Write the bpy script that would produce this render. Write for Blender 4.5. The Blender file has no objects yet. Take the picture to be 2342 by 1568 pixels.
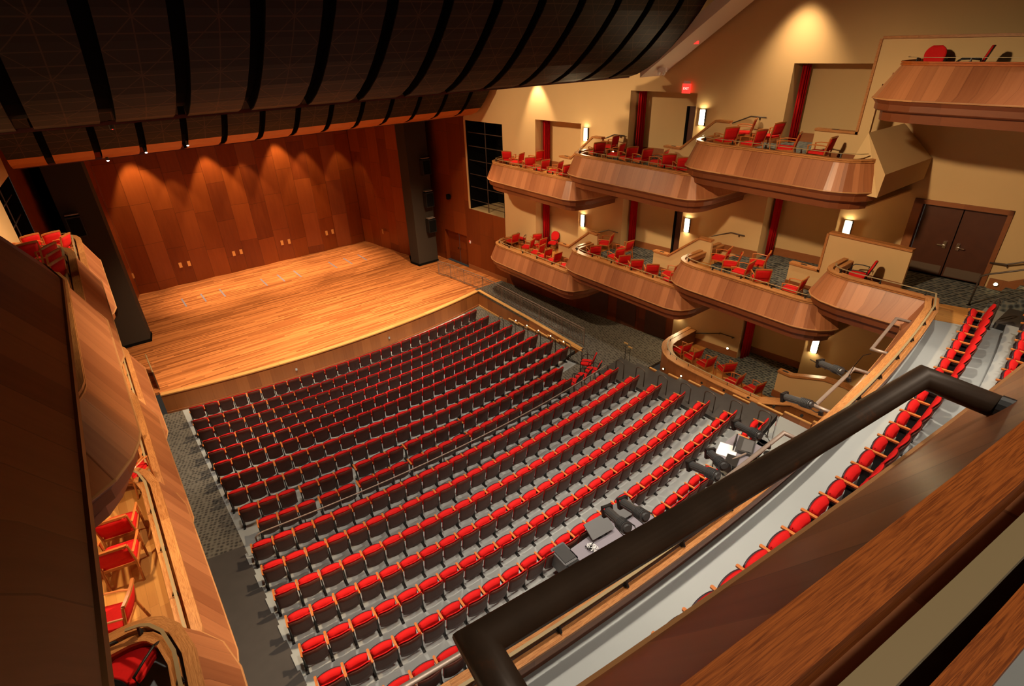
import bpy, bmesh, math, random
from mathutils import Vector, Matrix
sc = bpy.context.scene
C = sc.collection
R = math.radians
PI = math.pi

# ------------------------------------------------------------------ camera
CAMX, CAMY, CAMZ = -8.34, 0.0, 13.0
cam_d = bpy.data.cameras.new('camera')
cam = bpy.data.objects.new('camera', cam_d)
C.objects.link(cam)
cam_d.sensor_fit = 'HORIZONTAL'
cam_d.sensor_width = 36.0
cam_d.lens = 36.0 * 1251.0 / 2342.0
cam_d.clip_start = 0.05
cam_d.clip_end = 200
CAMROT = [[0.7844236, -0.3189468, 0.5319329], [-0.6195975, -0.3643907, 0.695211], [-0.0279039, -0.8749242, -0.4834553]]
M = Matrix.Identity(4)
for i in range(3):
    M[i][0] = CAMROT[i][0]
    M[i][1] = -CAMROT[i][1]
    M[i][2] = -CAMROT[i][2]
M[0][3], M[1][3], M[2][3] = CAMX, CAMY, CAMZ
cam.matrix_world = M
sc.camera = cam

# ------------------------------------------------------------------ world, exposure
w = bpy.data.worlds.new('world')
sc.world = w
w.use_nodes = True
w.node_tree.nodes['Background'].inputs[0].default_value = (1.0, 0.8, 0.6, 1)
w.node_tree.nodes['Background'].inputs[1].default_value = 0.02
sc.view_settings.view_transform = 'Standard'
sc.view_settings.look = 'None'
sc.view_settings.exposure = 0.72
sc.view_settings.gamma = 1.0
sc.view_settings.use_curve_mapping = False

WARM = (1.0, 0.62, 0.30)
HOUSE = (1.0, 0.86, 0.68)
TUNG = (1.0, 0.72, 0.42)


def lamp(name, kind, loc, energy, col, target=None, size=0.3, angle=60, blend=0.5, sy=None):
    d = bpy.data.lights.new(name, kind)
    d.energy = energy
    d.color = col
    if kind == 'SPOT':
        d.spot_size = R(angle)
        d.spot_blend = blend
        d.shadow_soft_size = size
    elif kind == 'POINT':
        d.shadow_soft_size = size
    elif kind == 'AREA':
        d.size = size
        if sy:
            d.shape = 'RECTANGLE'
            d.size_y = sy
    o = bpy.data.objects.new(name, d)
    C.objects.link(o)
    o.location = loc
    if target is not None:
        dv = Vector(target) - Vector(loc)
        o.rotation_euler = dv.to_track_quat('-Z', 'Y').to_euler()
    return o


# house downlights high over the seats
for y, e in ((5.5, 2300), (11.0, 2300), (16.5, 2300), (21.5, 2300)):
    for x in (-5.5, 0, 5.5):
        lamp('house_light', 'SPOT', (x, y - 1.5, 17.6), e * 0.95, HOUSE, (x * 0.82, y + 0.3, 0), 0.2, 56, 0.8)
for x in (-2.5, 2.5, 7.0, 10.0):
    lamp('house_light', 'SPOT', (x, 0.5, 17.6), 1000, HOUSE, (x + (.5 if x > 0 else -1.2), 1.8, 5.8), 0.2, 62, 0.8)
# added unseen spots that brighten the upper balcony cap and front
for x in (-8.5, -4.0):
    lamp('balcony_fill', 'SPOT', (x + 1.2, -1.5, 17.0), 330, HOUSE, (x + 1.5, -0.1, 12.0), 0.25, 45, 0.8)
# stage downlights grazing the rear wall of the stage and pools on the boards
for x, e, z in ((-5.6, 1150, 9.5), (-1.75, 1150, 9.3), (2.45, 1150, 9.5), (.2, 380, 8.6), (4.0, 420, 8.8), (-3.9, 200, 8.3), (6.4, 200, 8.5)):
    lamp('stage_downlight', 'SPOT', (x, 37.55, z), e, TUNG, (x + 0.12, 37.85, 0), 0.07, 52, 0.35)
for x, e in ((-4.2, 3300), (0.1, 3600), (4.6, 3000)):
    lamp('stage_downlight', 'SPOT', (x, 33.5, 11.5), e, TUNG, (x, 35.3, 0), 0.1, 32, 0.9)
for x in (-5.5, -1.0, 3.5, 7.0):
    lamp('stage_wash', 'SPOT', (x, 21.5, 11.6), 4600, TUNG, (x * 0.8, 28.5, 0), 0.3, 60, 0.9)
# added fill spots, no visible source, brightening the box fronts on both walls
for s in (-1, 1):
    for y in ((21.0, 14.0, 7.0) if s > 0 else (21.0, 13.5)):
        lamp('side_fill', 'SPOT', (-s * 3.0, y, 15.5), 3800 if s > 0 else 8200, TUNG, (s * 9.6, y - (0.5 if s > 0 else -.5), 5.5 if s > 0 else 4.0), 0.3, 72 if s > 0 else 52, 0.9)
lamp('side_fill', 'SPOT', (3.0, 8.0, 15.5), 7000, TUNG, (-9.6, 10.3, 4.0), 0.3, 44, 0.8)
lamp('house_light', 'SPOT', (-9.0, 15.5, 17.5), 1500, HOUSE, (-9.3, 12.5, 9.0), 0.2, 50, 0.8)  # added unseen spot to brighten caps and chairs of the left upper boxes
# downlights in the soffits over the lower boxes
for s in (-1, 1):
    for y, z in ((20.8, 6.1), (14.8, 7.2), (9.3, 8.3)):
        lamp('soffit_downlight', 'SPOT', (s * 10.0, y, z), 110 if s > 0 else 190, TUNG, (s * 9.95, y, 0), 0.08, 110, 0.6)
# wall downlights that throw a scallop on the plaster
for s in (-1, 1):
    lamp('wall_downlight', 'SPOT', (s * 10.25, 22.3, 11.8), 420, TUNG, (s * 10.72, 22.2, 9.0), 0.08, 60, 0.6)
    lamp('wall_downlight', 'SPOT', (s * 11.3, 10.3, 14.6), 560, TUNG, (s * 12.2, 10.3, 10.2), 0.15, 74, 1.0)

# ------------------------------------------------------------------ materials
MATS = {}


def nmat(name):
    m = bpy.data.materials.new(name)
    m.use_nodes = True
    nt = m.node_tree
    b = nt.nodes['Principled BSDF']
    MATS[name] = m
    return m, nt, b


def nd(nt, t, **kw):
    n = nt.nodes.new(t)
    for k, v in kw.items():
        if k == 'inp':
            for kk, vv in v.items():
                n.inputs[kk].default_value = vv
        else:
            setattr(n, k, v)
    return n


def plain(name, col, rough=0.5, metal=0.0, noise=0.0, nscale=6.0, spec=0.5, emit=None, es=0.0, bump=0.0):
    m, nt, b = nmat(name)
    b.inputs['Base Color'].default_value = (*col, 1)
    b.inputs['Roughness'].default_value = rough
    b.inputs['Metallic'].default_value = metal
    b.inputs['Specular IOR Level'].default_value = spec
    if emit:
        b.inputs['Emission Color'].default_value = (*emit, 1)
        b.inputs['Emission Strength'].default_value = es
    if noise > 0 or bump > 0:
        tc = nd(nt, 'ShaderNodeTexCoord')
        n = nd(nt, 'ShaderNodeTexNoise', inp={'Scale': nscale, 'Detail': 5.0})
        nt.links.new(tc.outputs['Object'], n.inputs['Vector'])
        mx = nd(nt, 'ShaderNodeMixRGB', blend_type='MIX')
        mx.inputs[1].default_value = (*[c * (1 - noise) for c in col], 1)
        mx.inputs[2].default_value = (*[min(1, c * (1 + noise)) for c in col], 1)
        nt.links.new(n.outputs['Fac'], mx.inputs[0])
        nt.links.new(mx.outputs[0], b.inputs['Base Color'])
        if bump > 0:
            bp = nd(nt, 'ShaderNodeBump', inp={'Strength': bump, 'Distance': 0.01})
            nt.links.new(n.outputs['Fac'], bp.inputs['Height'])
            nt.links.new(bp.outputs[0], b.inputs['Normal'])
    return m


def wood(name, c1, c2, pw=0.2, pl=3.0, swap=False, rough=0.35, seam=0.45, seamw=0.03, gu=30.0, gv=1.6, spec=0.4,
         amount=0.75, ramp=False, rings=0.0):
    """boards run along v (or along u with swap); every board gets its own tone"""
    m, nt, b = nmat(name)
    tc = nd(nt, 'ShaderNodeTexCoord')
    sp = nd(nt, 'ShaderNodeSeparateXYZ')
    nt.links.new(tc.outputs['UV'], sp.inputs[0])
    a, bb = (1, 0) if swap else (0, 1)
    U, V = sp.outputs[a], sp.outputs[bb]

    def math_(op, x, y=None):
        n = nd(nt, 'ShaderNodeMath', operation=op)
        for i, q in enumerate((x, y)):
            if q is None:
                continue
            if isinstance(q, (int, float)):
                n.inputs[i].default_value = q
            else:
                nt.links.new(q, n.inputs[i])
        return n.outputs[0]
    uu = math_('DIVIDE', U, pw)
    iu = math_('FLOOR', uu)
    off = nd(nt, 'ShaderNodeTexWhiteNoise', noise_dimensions='1D')
    nt.links.new(iu, off.inputs['W'])
    vv = math_('ADD', math_('DIVIDE', V, pl), math_('MULTIPLY', off.outputs['Value'], 7.3 if pl < 50 else 0.0))
    iv = math_('FLOOR', vv)
    cb = nd(nt, 'ShaderNodeCombineXYZ')
    nt.links.new(iu, cb.inputs[0])
    nt.links.new(iv, cb.inputs[1])
    wn = nd(nt, 'ShaderNodeTexWhiteNoise', noise_dimensions='2D')
    nt.links.new(cb.outputs[0], wn.inputs['Vector'])
    # grain
    g = nd(nt, 'ShaderNodeCombineXYZ')
    nt.links.new(math_('MULTIPLY', U, gu), g.inputs[0])
    nt.links.new(math_('ADD', math_('MULTIPLY', V, gv), math_('MULTIPLY', wn.outputs['Value'], 31.0)), g.inputs[1])
    gn = nd(nt, 'ShaderNodeTexNoise', inp={'Scale': 1.0, 'Detail': 4.0, 'Roughness': 0.6, 'Distortion': 0.6 + rings})
    nt.links.new(g.outputs[0], gn.inputs['Vector'])
    gf = gn.outputs['Fac']
    if ramp:
        rp_ = nd(nt, 'ShaderNodeMapRange', inp={'From Min': 0.36, 'From Max': 0.62, 'To Min': 0.0, 'To Max': 1.0})
        nt.links.new(gf, rp_.inputs['Value'])
        gf = rp_.outputs['Result']
    f = math_('ADD', math_('MULTIPLY', wn.outputs['Value'], amount * (0.25 if ramp else 0.65)), math_('MULTIPLY', gf, amount * 0.6))
    mx = nd(nt, 'ShaderNodeMixRGB')
    mx.inputs[1].default_value = (*c1, 1)
    mx.inputs[2].default_value = (*c2, 1)
    nt.links.new(f, mx.inputs[0])
    fr = math_('FRACT', uu)
    lt = math_('LESS_THAN', fr, seamw)
    fr2 = math_('FRACT', vv)
    lt2 = math_('LESS_THAN', fr2, seamw * pw / pl) if pl < 50 else 0.0
    sm = math_('MAXIMUM', lt, lt2) if pl < 50 else lt
    k = math_('SUBTRACT', 1.0, math_('MULTIPLY', sm, seam))
    mu = nd(nt, 'ShaderNodeMixRGB', blend_type='MULTIPLY')
    mu.inputs[0].default_value = 1.0
    nt.links.new(mx.outputs[0], mu.inputs[1])
    cc = nd(nt, 'ShaderNodeCombineXYZ')
    for i in range(3):
        nt.links.new(k, cc.inputs[i])
    nt.links.new(cc.outputs[0], mu.inputs[2])
    nt.links.new(mu.outputs[0], b.inputs['Base Color'])
    b.inputs['Roughness'].default_value = rough
    b.inputs['Specular IOR Level'].default_value = spec
    return m


def carpet(name, c1, c2, c3, s=0.26):
    m, nt, b = nmat(name)
    tc = nd(nt, 'ShaderNodeTexCoord')
    mp = nd(nt, 'ShaderNodeMapping')
    mp.inputs['Scale'].default_value = (1 / s, 1 / s, 1)
    mp.inputs['Rotation'].default_value = (0, 0, R(20))
    nt.links.new(tc.outputs['UV'], mp.inputs[0])
    wv = nd(nt, 'ShaderNodeTexVoronoi', feature='F1', inp={'Scale': 2.0, 'Randomness': 0.35})
    nt.links.new(mp.outputs[0], wv.inputs['Vector'])
    cr = nd(nt, 'ShaderNodeValToRGB')
    cr.color_ramp.elements[0].position = 0.22
    cr.color_ramp.elements[0].color = (*c2, 1)
    cr.color_ramp.elements[1].position = 0.42
    cr.color_ramp.elements[1].color = (*c1, 1)
    e = cr.color_ramp.elements.new(0.62)
    e.color = (*c3, 1)
    nt.links.new(wv.outputs['Distance'], cr.inputs[0])
    nt.links.new(cr.outputs[0], b.inputs['Base Color'])
    b.inputs['Roughness'].default_value = 0.95
    b.inputs['Specular IOR Level'].default_value = 0.1
    return m


wood('stage_boards', (0.10, 0.014, 0.002), (0.70, 0.25, 0.075), pw=0.09, pl=2.4, swap=True, rough=0.33, seam=0.3, seamw=0.1, gu=9, gv=0.35, amount=1.0)
wood('stage_panel', (0.13, 0.018, 0.002), (0.34, 0.075, 0.010), pw=1.06, pl=2.35, rough=0.38, seam=0.55, seamw=0.018, gu=5, gv=0.5, amount=0.9)
wood('wall_panel', (0.11, 0.018, 0.003), (0.26, 0.055, 0.009), pw=1.3, pl=2.6, rough=0.4, seam=0.5, seamw=0.012, gu=8, gv=0.5)
wood('front_panel_wood', (0.20, 0.058, 0.022), (0.52, 0.205, 0.085), pw=0.33, pl=99, rough=0.38, seam=0.3, seamw=0.03, gu=14, gv=0.4, amount=0.85)
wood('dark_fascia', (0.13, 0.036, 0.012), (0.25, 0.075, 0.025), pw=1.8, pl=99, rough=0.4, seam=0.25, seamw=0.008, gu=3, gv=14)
wood('cap_oak', (0.26, 0.085, 0.022), (0.68, 0.32, 0.11), pw=2.2, pl=99, rough=0.4, seam=0.25, seamw=0.004, gu=3.5, gv=60, amount=0.95, rings=1.4, ramp=True, spec=0.3)
wood('red_oak', (0.10, 0.016, 0.003), (0.50, 0.13, 0.022), pw=30.0, pl=99, rough=0.55, seam=0.0, gu=4, gv=120, amount=1.35, rings=2.6, ramp=True, spec=0.25)
wood('trim_wood', (0.17, 0.05, 0.016), (0.36, 0.13, 0.045), pw=3.0, pl=99, rough=0.4, seam=0.2, seamw=0.004, gu=3, gv=12)
wood('box_floor', (0.48, 0.19, 0.04), (0.80, 0.40, 0.11), pw=0.14, pl=1.6, rough=0.35, seam=0.25, seamw=0.04, gu=12, gv=0.9)
wood('apron_wood', (0.20, 0.06, 0.016), (0.42, 0.15, 0.042), pw=0.5, pl=99, rough=0.4, seam=0.3, seamw=0.02, gu=12, gv=0.6)
wood('lip_wood', (0.30, 0.12, 0.04), (0.60, 0.30, 0.12), pw=2.4, pl=99, rough=0.4, seam=0.1, gu=2, gv=20)
wood('nosing_wood', (0.5, 0.24, 0.07), (0.78, 0.42, 0.14), pw=2.0, pl=99, rough=0.35, seam=0.1, gu=2, gv=20)
plain('cream_plaster', (0.63, 0.43, 0.21), 0.85, noise=0.04, nscale=1.2, spec=0.2)
plain('pale_plaster', (0.66, 0.56, 0.46), 0.85, noise=0.04, nscale=1.2, spec=0.2)
plain('grey_floor', (0.36, 0.38, 0.38), 0.55, noise=0.07, nscale=1.4, spec=0.35)
plain('dark_rubber', (0.055, 0.047, 0.043), 0.7, noise=0.25, nscale=2.5)
carpet('aisle_carpet', (0.13, 0.115, 0.095), (0.05, 0.046, 0.042), (0.155, 0.14, 0.118))
carpet('blue_carpet', (0.10, 0.115, 0.12), (0.04, 0.04, 0.04), (0.19, 0.18, 0.15), 0.3)
plain('red_fabric', (0.62, 0.008, 0.008), 0.8, noise=0.12, nscale=30, spec=0.25)
plain('seat_shell', (0.085, 0.022, 0.014), 0.5, noise=0.2, nscale=8, spec=0.3)
plain('pan_shell', (0.03, 0.012, 0.018), 0.5)
plain('arm_wood', (0.55, 0.17, 0.04), 0.35, noise=0.2, nscale=14)
plain('chair_wood', (0.42, 0.13, 0.03), 0.35, noise=0.2, nscale=14)
plain('black_metal', (0.016, 0.015, 0.015), 0.45, spec=0.4)
plain('black_paint', (0.004, 0.004, 0.004), 0.9, spec=0.1)
plain('charcoal_plaster', (0.028, 0.018, 0.011), 0.9, noise=0.06, nscale=2)
plain('fixture_black', (0.05, 0.05, 0.052), 0.35, spec=0.5)
plain('grey_plastic', (0.10, 0.10, 0.105), 0.5)
plain('bronze_pipe', (0.062, 0.038, 0.024), 0.42, metal=0.2, noise=0.4, nscale=9, spec=0.4)
plain('steel_pipe', (0.30, 0.23, 0.19), 0.4, metal=0.3, noise=0.15, nscale=9)
plain('rail_metal', (0.33, 0.24, 0.12), 0.5, metal=0.1)
plain('dark_rail', (0.10, 0.075, 0.06), 0.4, metal=0.5)
plain('chrome', (0.7, 0.7, 0.7), 0.2, metal=1.0)
plain('dark_edge', (0.10, 0.015, 0.012), 0.6)
plain('table_grey', (0.22, 0.20, 0.24), 0.5)
plain('band_glow', (0.50, 0.15, 0.03), 0.45, noise=0.15, nscale=3)  # orange stage glow on the far panels' undersides, put into the base colour
plain('guard_metal', (0.20, 0.14, 0.11), 0.5, metal=0.1)
plain('brass', (0.85, 0.55, 0.22), 0.35, metal=0.6)
plain('door_wood', (0.085, 0.026, 0.012), 0.4, noise=0.25, nscale=4)
plain('kick_plate', (0.16, 0.11, 0.08), 0.45, metal=0.3)
plain('curtain_red', (0.42, 0.004, 0.006), 0.85, noise=0.15, nscale=10, spec=0.15)
plain('white_plastic', (0.8, 0.8, 0.82), 0.5)
plain('paper_lit', (0.9, 0.9, 0.92), 0.6)
plain('purple_screen', (0.1, 0.06, 0.3), 0.3, emit=(0.25, 0.12, 0.6), es=0.7)
plain('tape_grey', (0.22, 0.19, 0.24), 0.6)
plain('blue_cable', (0.12, 0.4, 0.7), 0.5)
plain('sconce_glass', (0.9, 0.85, 0.7), 0.4, emit=(1.0, 0.80, 0.45), es=40.0)
plain('step_light_glass', (0.9, 0.85, 0.7), 0.4, emit=(1.0, 0.70, 0.3), es=14.0)
plain('exit_red', (0.6, 0.02, 0.02), 0.4, emit=(1.0, 0.03, 0.02), es=1.3)
plain('exit_white', (0.9, 0.6, 0.55), 0.4, emit=(1.0, 0.5, 0.4), es=1.2)
plain('lens_glow', (0.9, 0.9, 0.9), 0.3, emit=(1.0, 0.85, 0.8), es=30.0)
plain('wood_floor_strip', (0.6, 0.27, 0.06), 0.35, noise=0.15, nscale=8)


def rust_pipe():
    m = MATS['bronze_pipe']
    nt = m.node_tree
    b = nt.nodes['Principled BSDF']
    src = b.inputs['Base Color'].links[0].from_socket
    tc = nd(nt, 'ShaderNodeTexCoord')
    n = nd(nt, 'ShaderNodeTexNoise', inp={'Scale': 5.0, 'Detail': 8.0, 'Roughness': 0.7})
    nt.links.new(tc.outputs['Object'], n.inputs['Vector'])
    mr = nd(nt, 'ShaderNodeMapRange', inp={'From Min': 0.58, 'From Max': 0.72, 'To Min': 0.0, 'To Max': 0.8})
    nt.links.new(n.outputs['Fac'], mr.inputs['Value'])
    mx = nd(nt, 'ShaderNodeMixRGB')
    mx.inputs[2].default_value = (0.17, 0.055, 0.018, 1)
    nt.links.new(mr.outputs['Result'], mx.inputs[0])
    nt.links.new(src, mx.inputs[1])
    nt.links.new(mx.outputs[0], b.inputs['Base Color'])


rust_pipe()


def cloud_mat():
    """dark acoustic panel with thin lighter lines in a star grid"""
    m, nt, b = nmat('acoustic_panel')
    tc = nd(nt, 'ShaderNodeTexCoord')
    sp = nd(nt, 'ShaderNodeSeparateXYZ')
    nt.links.new(tc.outputs['UV'], sp.inputs[0])

    def mt(op, x, y=None):
        n = nd(nt, 'ShaderNodeMath', operation=op)
        for i, q in enumerate((x, y)):
            if q is None:
                continue
            if isinstance(q, (int, float)):
                n.inputs[i].default_value = q
            else:
                nt.links.new(q, n.inputs[i])
        return n.outputs[0]
    u = mt('FRACT', sp.outputs[0])        # one panel wide
    v = mt('FRACT', sp.outputs[1])        # one star tall
    t = 0.012
    def line(e):
        return mt('LESS_THAN', mt('ABSOLUTE', e), t)
    l = line(mt('SUBTRACT', u, 0.5))
    for e in (mt('SUBTRACT', v, 0.5), mt('SUBTRACT', v, 0.995), mt('SUBTRACT', u, v), mt('SUBTRACT', mt('ADD', u, v), 1.0),
              mt('SUBTRACT', v, 0.25), mt('SUBTRACT', v, 0.75)):
        l = mt('MAXIMUM', l, line(e))
    mx = nd(nt, 'ShaderNodeMixRGB')
    mx.inputs[1].default_value = (0.017, 0.010, 0.0065, 1)
    mx.inputs[2].default_value = (0.055, 0.026, 0.014, 1)
    b.inputs['Specular IOR Level'].default_value = 0.2
    nt.links.new(l, mx.inputs[0])
    nt.links.new(mx.outputs[0], b.inputs['Base Color'])
    b.inputs['Roughness'].default_value = 0.55
    return m


cloud_mat()


# ------------------------------------------------------------------ mesh builder
class MB:
    def __init__(s):
        s.v, s.f, s.uv = [], [], []

    def add(s, verts, faces, uvs=None):
        o = len(s.v)
        s.v += [tuple(p) for p in verts]
        for i, f in enumerate(faces):
            s.f.append(tuple(o + k for k in f))
            s.uv.append(uvs[i] if uvs else None)
        return s

    def box(s, c, d, rot=None):
        x, y, z = d[0] / 2, d[1] / 2, d[2] / 2
        P = [Vector((sx * x, sy * y, sz * z)) for sx in (-1, 1) for sy in (-1, 1) for sz in (-1, 1)]
        if rot is not None:
            P = [rot @ p for p in P]
        P = [p + Vector(c) for p in P]
        return s.add(P, [(0, 1, 3, 2), (4, 6, 7, 5), (0, 4, 5, 1), (2, 3, 7, 6), (0, 2, 6, 4), (1, 5, 7, 3)])

    def bx(s, x0, x1, y0, y1, z0, z1):
        return s.box(((x0 + x1) / 2, (y0 + y1) / 2, (z0 + z1) / 2), (abs(x1 - x0), abs(y1 - y0), abs(z1 - z0)))

    def rbox(s, c, d, r, rot=None, seg=3):
        """box rounded in its first two axes"""
        hx, hy, hz = d[0] / 2, d[1] / 2, d[2] / 2
        r = min(r, hx * .99, hy * .99)
        P = []
        for (cx, cy, a0) in ((hx - r, hy - r, 0), (-hx + r, hy - r, 90), (-hx + r, -hy + r, 180), (hx - r, -hy + r, 270)):
            for k in range(seg + 1):
                a = R(a0 + 90 * k / seg)
                P.append((cx + r * math.cos(a), cy + r * math.sin(a)))
        n = len(P)
        V = [Vector((x, y, -hz)) for x, y in P] + [Vector((x, y, hz)) for x, y in P]
        if rot is not None:
            V = [rot @ p for p in V]
        V = [p + Vector(c) for p in V]
        F = [(i, (i + 1) % n, n + (i + 1) % n, n + i) for i in range(n)] + [tuple(range(n - 1, -1, -1)), tuple(range(n, 2 * n))]
        return s.add(V, F)

    def cyl(s, p0, p1, r, n=10, r2=None):
        p0, p1 = Vector(p0), Vector(p1)
        r2 = r if r2 is None else r2
        q = (p1 - p0).to_track_quat('Z', 'Y')
        V = []
        for p, rr in ((p0, r), (p1, r2)):
            for k in range(n):
                a = 2 * PI * k / n
                V.append(p + q @ Vector((rr * math.cos(a), rr * math.sin(a), 0)))
        F = [(k, (k + 1) % n, n + (k + 1) % n, n + k) for k in range(n)] + [tuple(range(n - 1, -1, -1)), tuple(range(n, 2 * n))]
        return s.add(V, F)

    def tube(s, pts, r, n=8, flat=1.0):
        pts = [Vector(p) for p in pts]
        V = []
        m = len(pts)
        for i, p in enumerate(pts):
            a = (pts[i] - pts[i - 1]).normalized() if i > 0 else (pts[1] - pts[0]).normalized()
            b = (pts[i + 1] - pts[i]).normalized() if i < m - 1 else a
            t = (a + b)
            if t.length < 1e-5:
                t = a
            t.normalize()
            k = 1 / max(0.35, a.dot(t))
            up = Vector((0, 0, 1)) if abs(t.z) < 0.95 else Vector((0, 1, 0))
            sx = t.cross(up).normalized()
            sz = sx.cross(t).normalized()
            nb = (b - a)
            for j in range(n):
                an = 2 * PI * j / n
                o = sx * (r * math.cos(an)) + sz * (r * math.sin(an) * flat)
                if nb.length > 1e-4:
                    d = nb.normalized()
                    o = o + d * (o.dot(d) * (k - 1))
                V.append(p + o)
        F = []
        for i in range(m - 1):
            for j in range(n):
                F.append((i * n + j, i * n + (j + 1) % n, (i + 1) * n + (j + 1) % n, (i + 1) * n + j))
        F.append(tuple(range(n - 1, -1, -1)))
        F.append(tuple(range((m - 1) * n, m * n)))
        return s.add(V, F)

    def sweep(s, path, prof, closed=False, z=0.0):
        """path: 2D points; prof: (offset to the left of the path, height)"""
        rows = [offset(path, o) for o, _ in prof]
        m = len(path)
        U = [0.0]
        for i in range(1, m):
            U.append(U[-1] + math.hypot(path[i][0] - path[i - 1][0], path[i][1] - path[i - 1][1]))
        pr = list(range(len(prof)))
        Vv = [0.0]
        for j in range(1, len(prof)):
            Vv.append(Vv[-1] + math.hypot(prof[j][0] - prof[j - 1][0], prof[j][1] - prof[j - 1][1]))
        V = []
        for i in range(m):
            for j in pr:
                V.append((rows[j][i][0], rows[j][i][1], z + prof[j][1]))
        k = len(prof)
        F, W = [], []
        for i in range(m - 1):
            for j in range(k - 1 + (1 if closed else 0)):
                j2 = (j + 1) % k
                v2 = Vv[j2] if j2 else Vv[-1] + 0.1
                F.append((i * k + j, i * k + j2, (i + 1) * k + j2, (i + 1) * k + j))
                W.append([(U[i], Vv[j]), (U[i], v2), (U[i + 1], v2), (U[i + 1], Vv[j])])
        if closed:
            F.append(tuple(range(k)))
            W.append(None)
            F.append(tuple((m - 1) * k + j for j in range(k)))
            W.append(None)
        return s.add(V, F, W)

    def prism(s, poly, z0, z1):
        n = len(poly)
        V = [(x, y, z0) for x, y in poly] + [(x, y, z1) for x, y in poly]
        F = [(i, (i + 1) % n, n + (i + 1) % n, n + i) for i in range(n)] + [tuple(range(n - 1, -1, -1)), tuple(range(n, 2 * n))]
        return s.add(V, F)

    def yzprism(s, poly, x0, x1):
        n = len(poly)
        V = [(x0, y, z) for y, z in poly] + [(x1, y, z) for y, z in poly]
        F = [(i, (i + 1) % n, n + (i + 1) % n, n + i) for i in range(n)] + [tuple(range(n - 1, -1, -1)), tuple(range(n, 2 * n))]
        return s.add(V, F)

    def quad(s, a, b, c, d, uv=None):
        return s.add([a, b, c, d], [(0, 1, 2, 3)], [uv] if uv else None)

    def grid(s, fn, nu, nv, uvf=None):
        V = [fn(i / nu, j / nv) for i in range(nu + 1) for j in range(nv + 1)]
        F, W = [], []
        for i in range(nu):
            for j in range(nv):
                F.append((i * (nv + 1) + j, (i + 1) * (nv + 1) + j, (i + 1) * (nv + 1) + j + 1, i * (nv + 1) + j + 1))
                if uvf:
                    W.append([uvf(i / nu, j / nv), uvf((i + 1) / nu, j / nv), uvf((i + 1) / nu, (j + 1) / nv), uvf(i / nu, (j + 1) / nv)])
        return s.add(V, F, W if uvf else None)

    def slab(s, fn, nu, nv, th):
        """grid thickened along +th vector"""
        t = Vector(th)
        V = [Vector(fn(i / nu, j / nv)) for i in range(nu + 1) for j in range(nv + 1)]
        n = len(V)
        V2 = V + [p + t for p in V]
        F = []
        idx = lambda i, j: i * (nv + 1) + j
        for i in range(nu):
            for j in range(nv):
                q = (idx(i, j), idx(i + 1, j), idx(i + 1, j + 1), idx(i, j + 1))
                F.append(q)
                F.append(tuple(n + k for k in reversed(q)))
        rim = [idx(i, 0) for i in range(nu + 1)] + [idx(nu, j) for j in range(1, nv + 1)] + [idx(i, nv) for i in range(nu - 1, -1, -1)] + [idx(0, j) for j in range(nv - 1, 0, -1)]
        for a, b in zip(rim, rim[1:] + rim[:1]):
            F.append((a, b, n + b, n + a))
        return s.add(V2, F)

    def mesh(s, name, mat, smooth=False):
        me = bpy.data.meshes.new(name)
        me.from_pydata(s.v, [], s.f)
        me.materials.append(MATS[mat])
        me.update()
        uvl = me.uv_layers.new(name='UVMap')
        for p in me.polygons:
            w_ = s.uv[p.index]
            if w_ is None:
                n = p.normal
                a = (abs(n.x), abs(n.y), abs(n.z))
                for k, li in enumerate(p.loop_indices):
                    c = me.vertices[me.loops[li].vertex_index].co
                    if a[2] >= a[0] and a[2] >= a[1]:
                        uvl.data[li].uv = (c.x, c.y)
                    elif a[0] >= a[1]:
                        uvl.data[li].uv = (c.y, c.z)
                    else:
                        uvl.data[li].uv = (c.x, c.z)
            else:
                for k, li in enumerate(p.loop_indices):
                    uvl.data[li].uv = w_[k]
        bm = bmesh.new()
        bm.from_mesh(me)
        bmesh.ops.recalc_face_normals(bm, faces=bm.faces)
        bm.to_mesh(me)
        bm.free()
        if smooth:
            for p in me.polygons:
                p.use_smooth = True
        return me

    def build(s, name, mat, parent=None, smooth=False, bevel=0.0):
        me = s.mesh(name, mat, smooth)
        o = bpy.data.objects.new(name, me)
        C.objects.link(o)
        if parent is not None:
            o.parent = parent
        if bevel:
            md = o.modifiers.new('bevel', 'BEVEL')
            md.width = bevel
            md.segments = 2
            md.limit_method = 'ANGLE'
        return o


def offset(path, o):
    m = len(path)
    out = []
    for i in range(m):
        def nrm(a, b):
            dx, dy = b[0] - a[0], b[1] - a[1]
            l = math.hypot(dx, dy) or 1
            return (-dy / l, dx / l)
        n1 = nrm(path[i - 1], path[i]) if i > 0 else nrm(path[0], path[1])
        n2 = nrm(path[i], path[i + 1]) if i < m - 1 else n1
        nx, ny = n1[0] + n2[0], n1[1] + n2[1]
        l = math.hypot(nx, ny) or 1
        nx, ny = nx / l, ny / l
        k = 1 / max(0.5, nx * n1[0] + ny * n1[1])
        out.append((path[i][0] + nx * o * k, path[i][1] + ny * o * k))
    return out


def thing(name, label, cat, loc=(0, 0, 0), rz=0.0, group=None):
    o = bpy.data.objects.new(name, None)
    o.empty_display_size = 0.2
    C.objects.link(o)
    o.location = loc
    o.rotation_euler = (0, 0, rz)
    o['label'] = label
    o['category'] = cat
    if group:
        o['group'] = group
    return o


def tag(o, label, cat, group=None, kind=None):
    o['label'] = label
    o['category'] = cat
    if group:
        o['group'] = group
    if kind:
        o['kind'] = kind
    return o


def struct(o):
    o['kind'] = 'structure'
    return o


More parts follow.
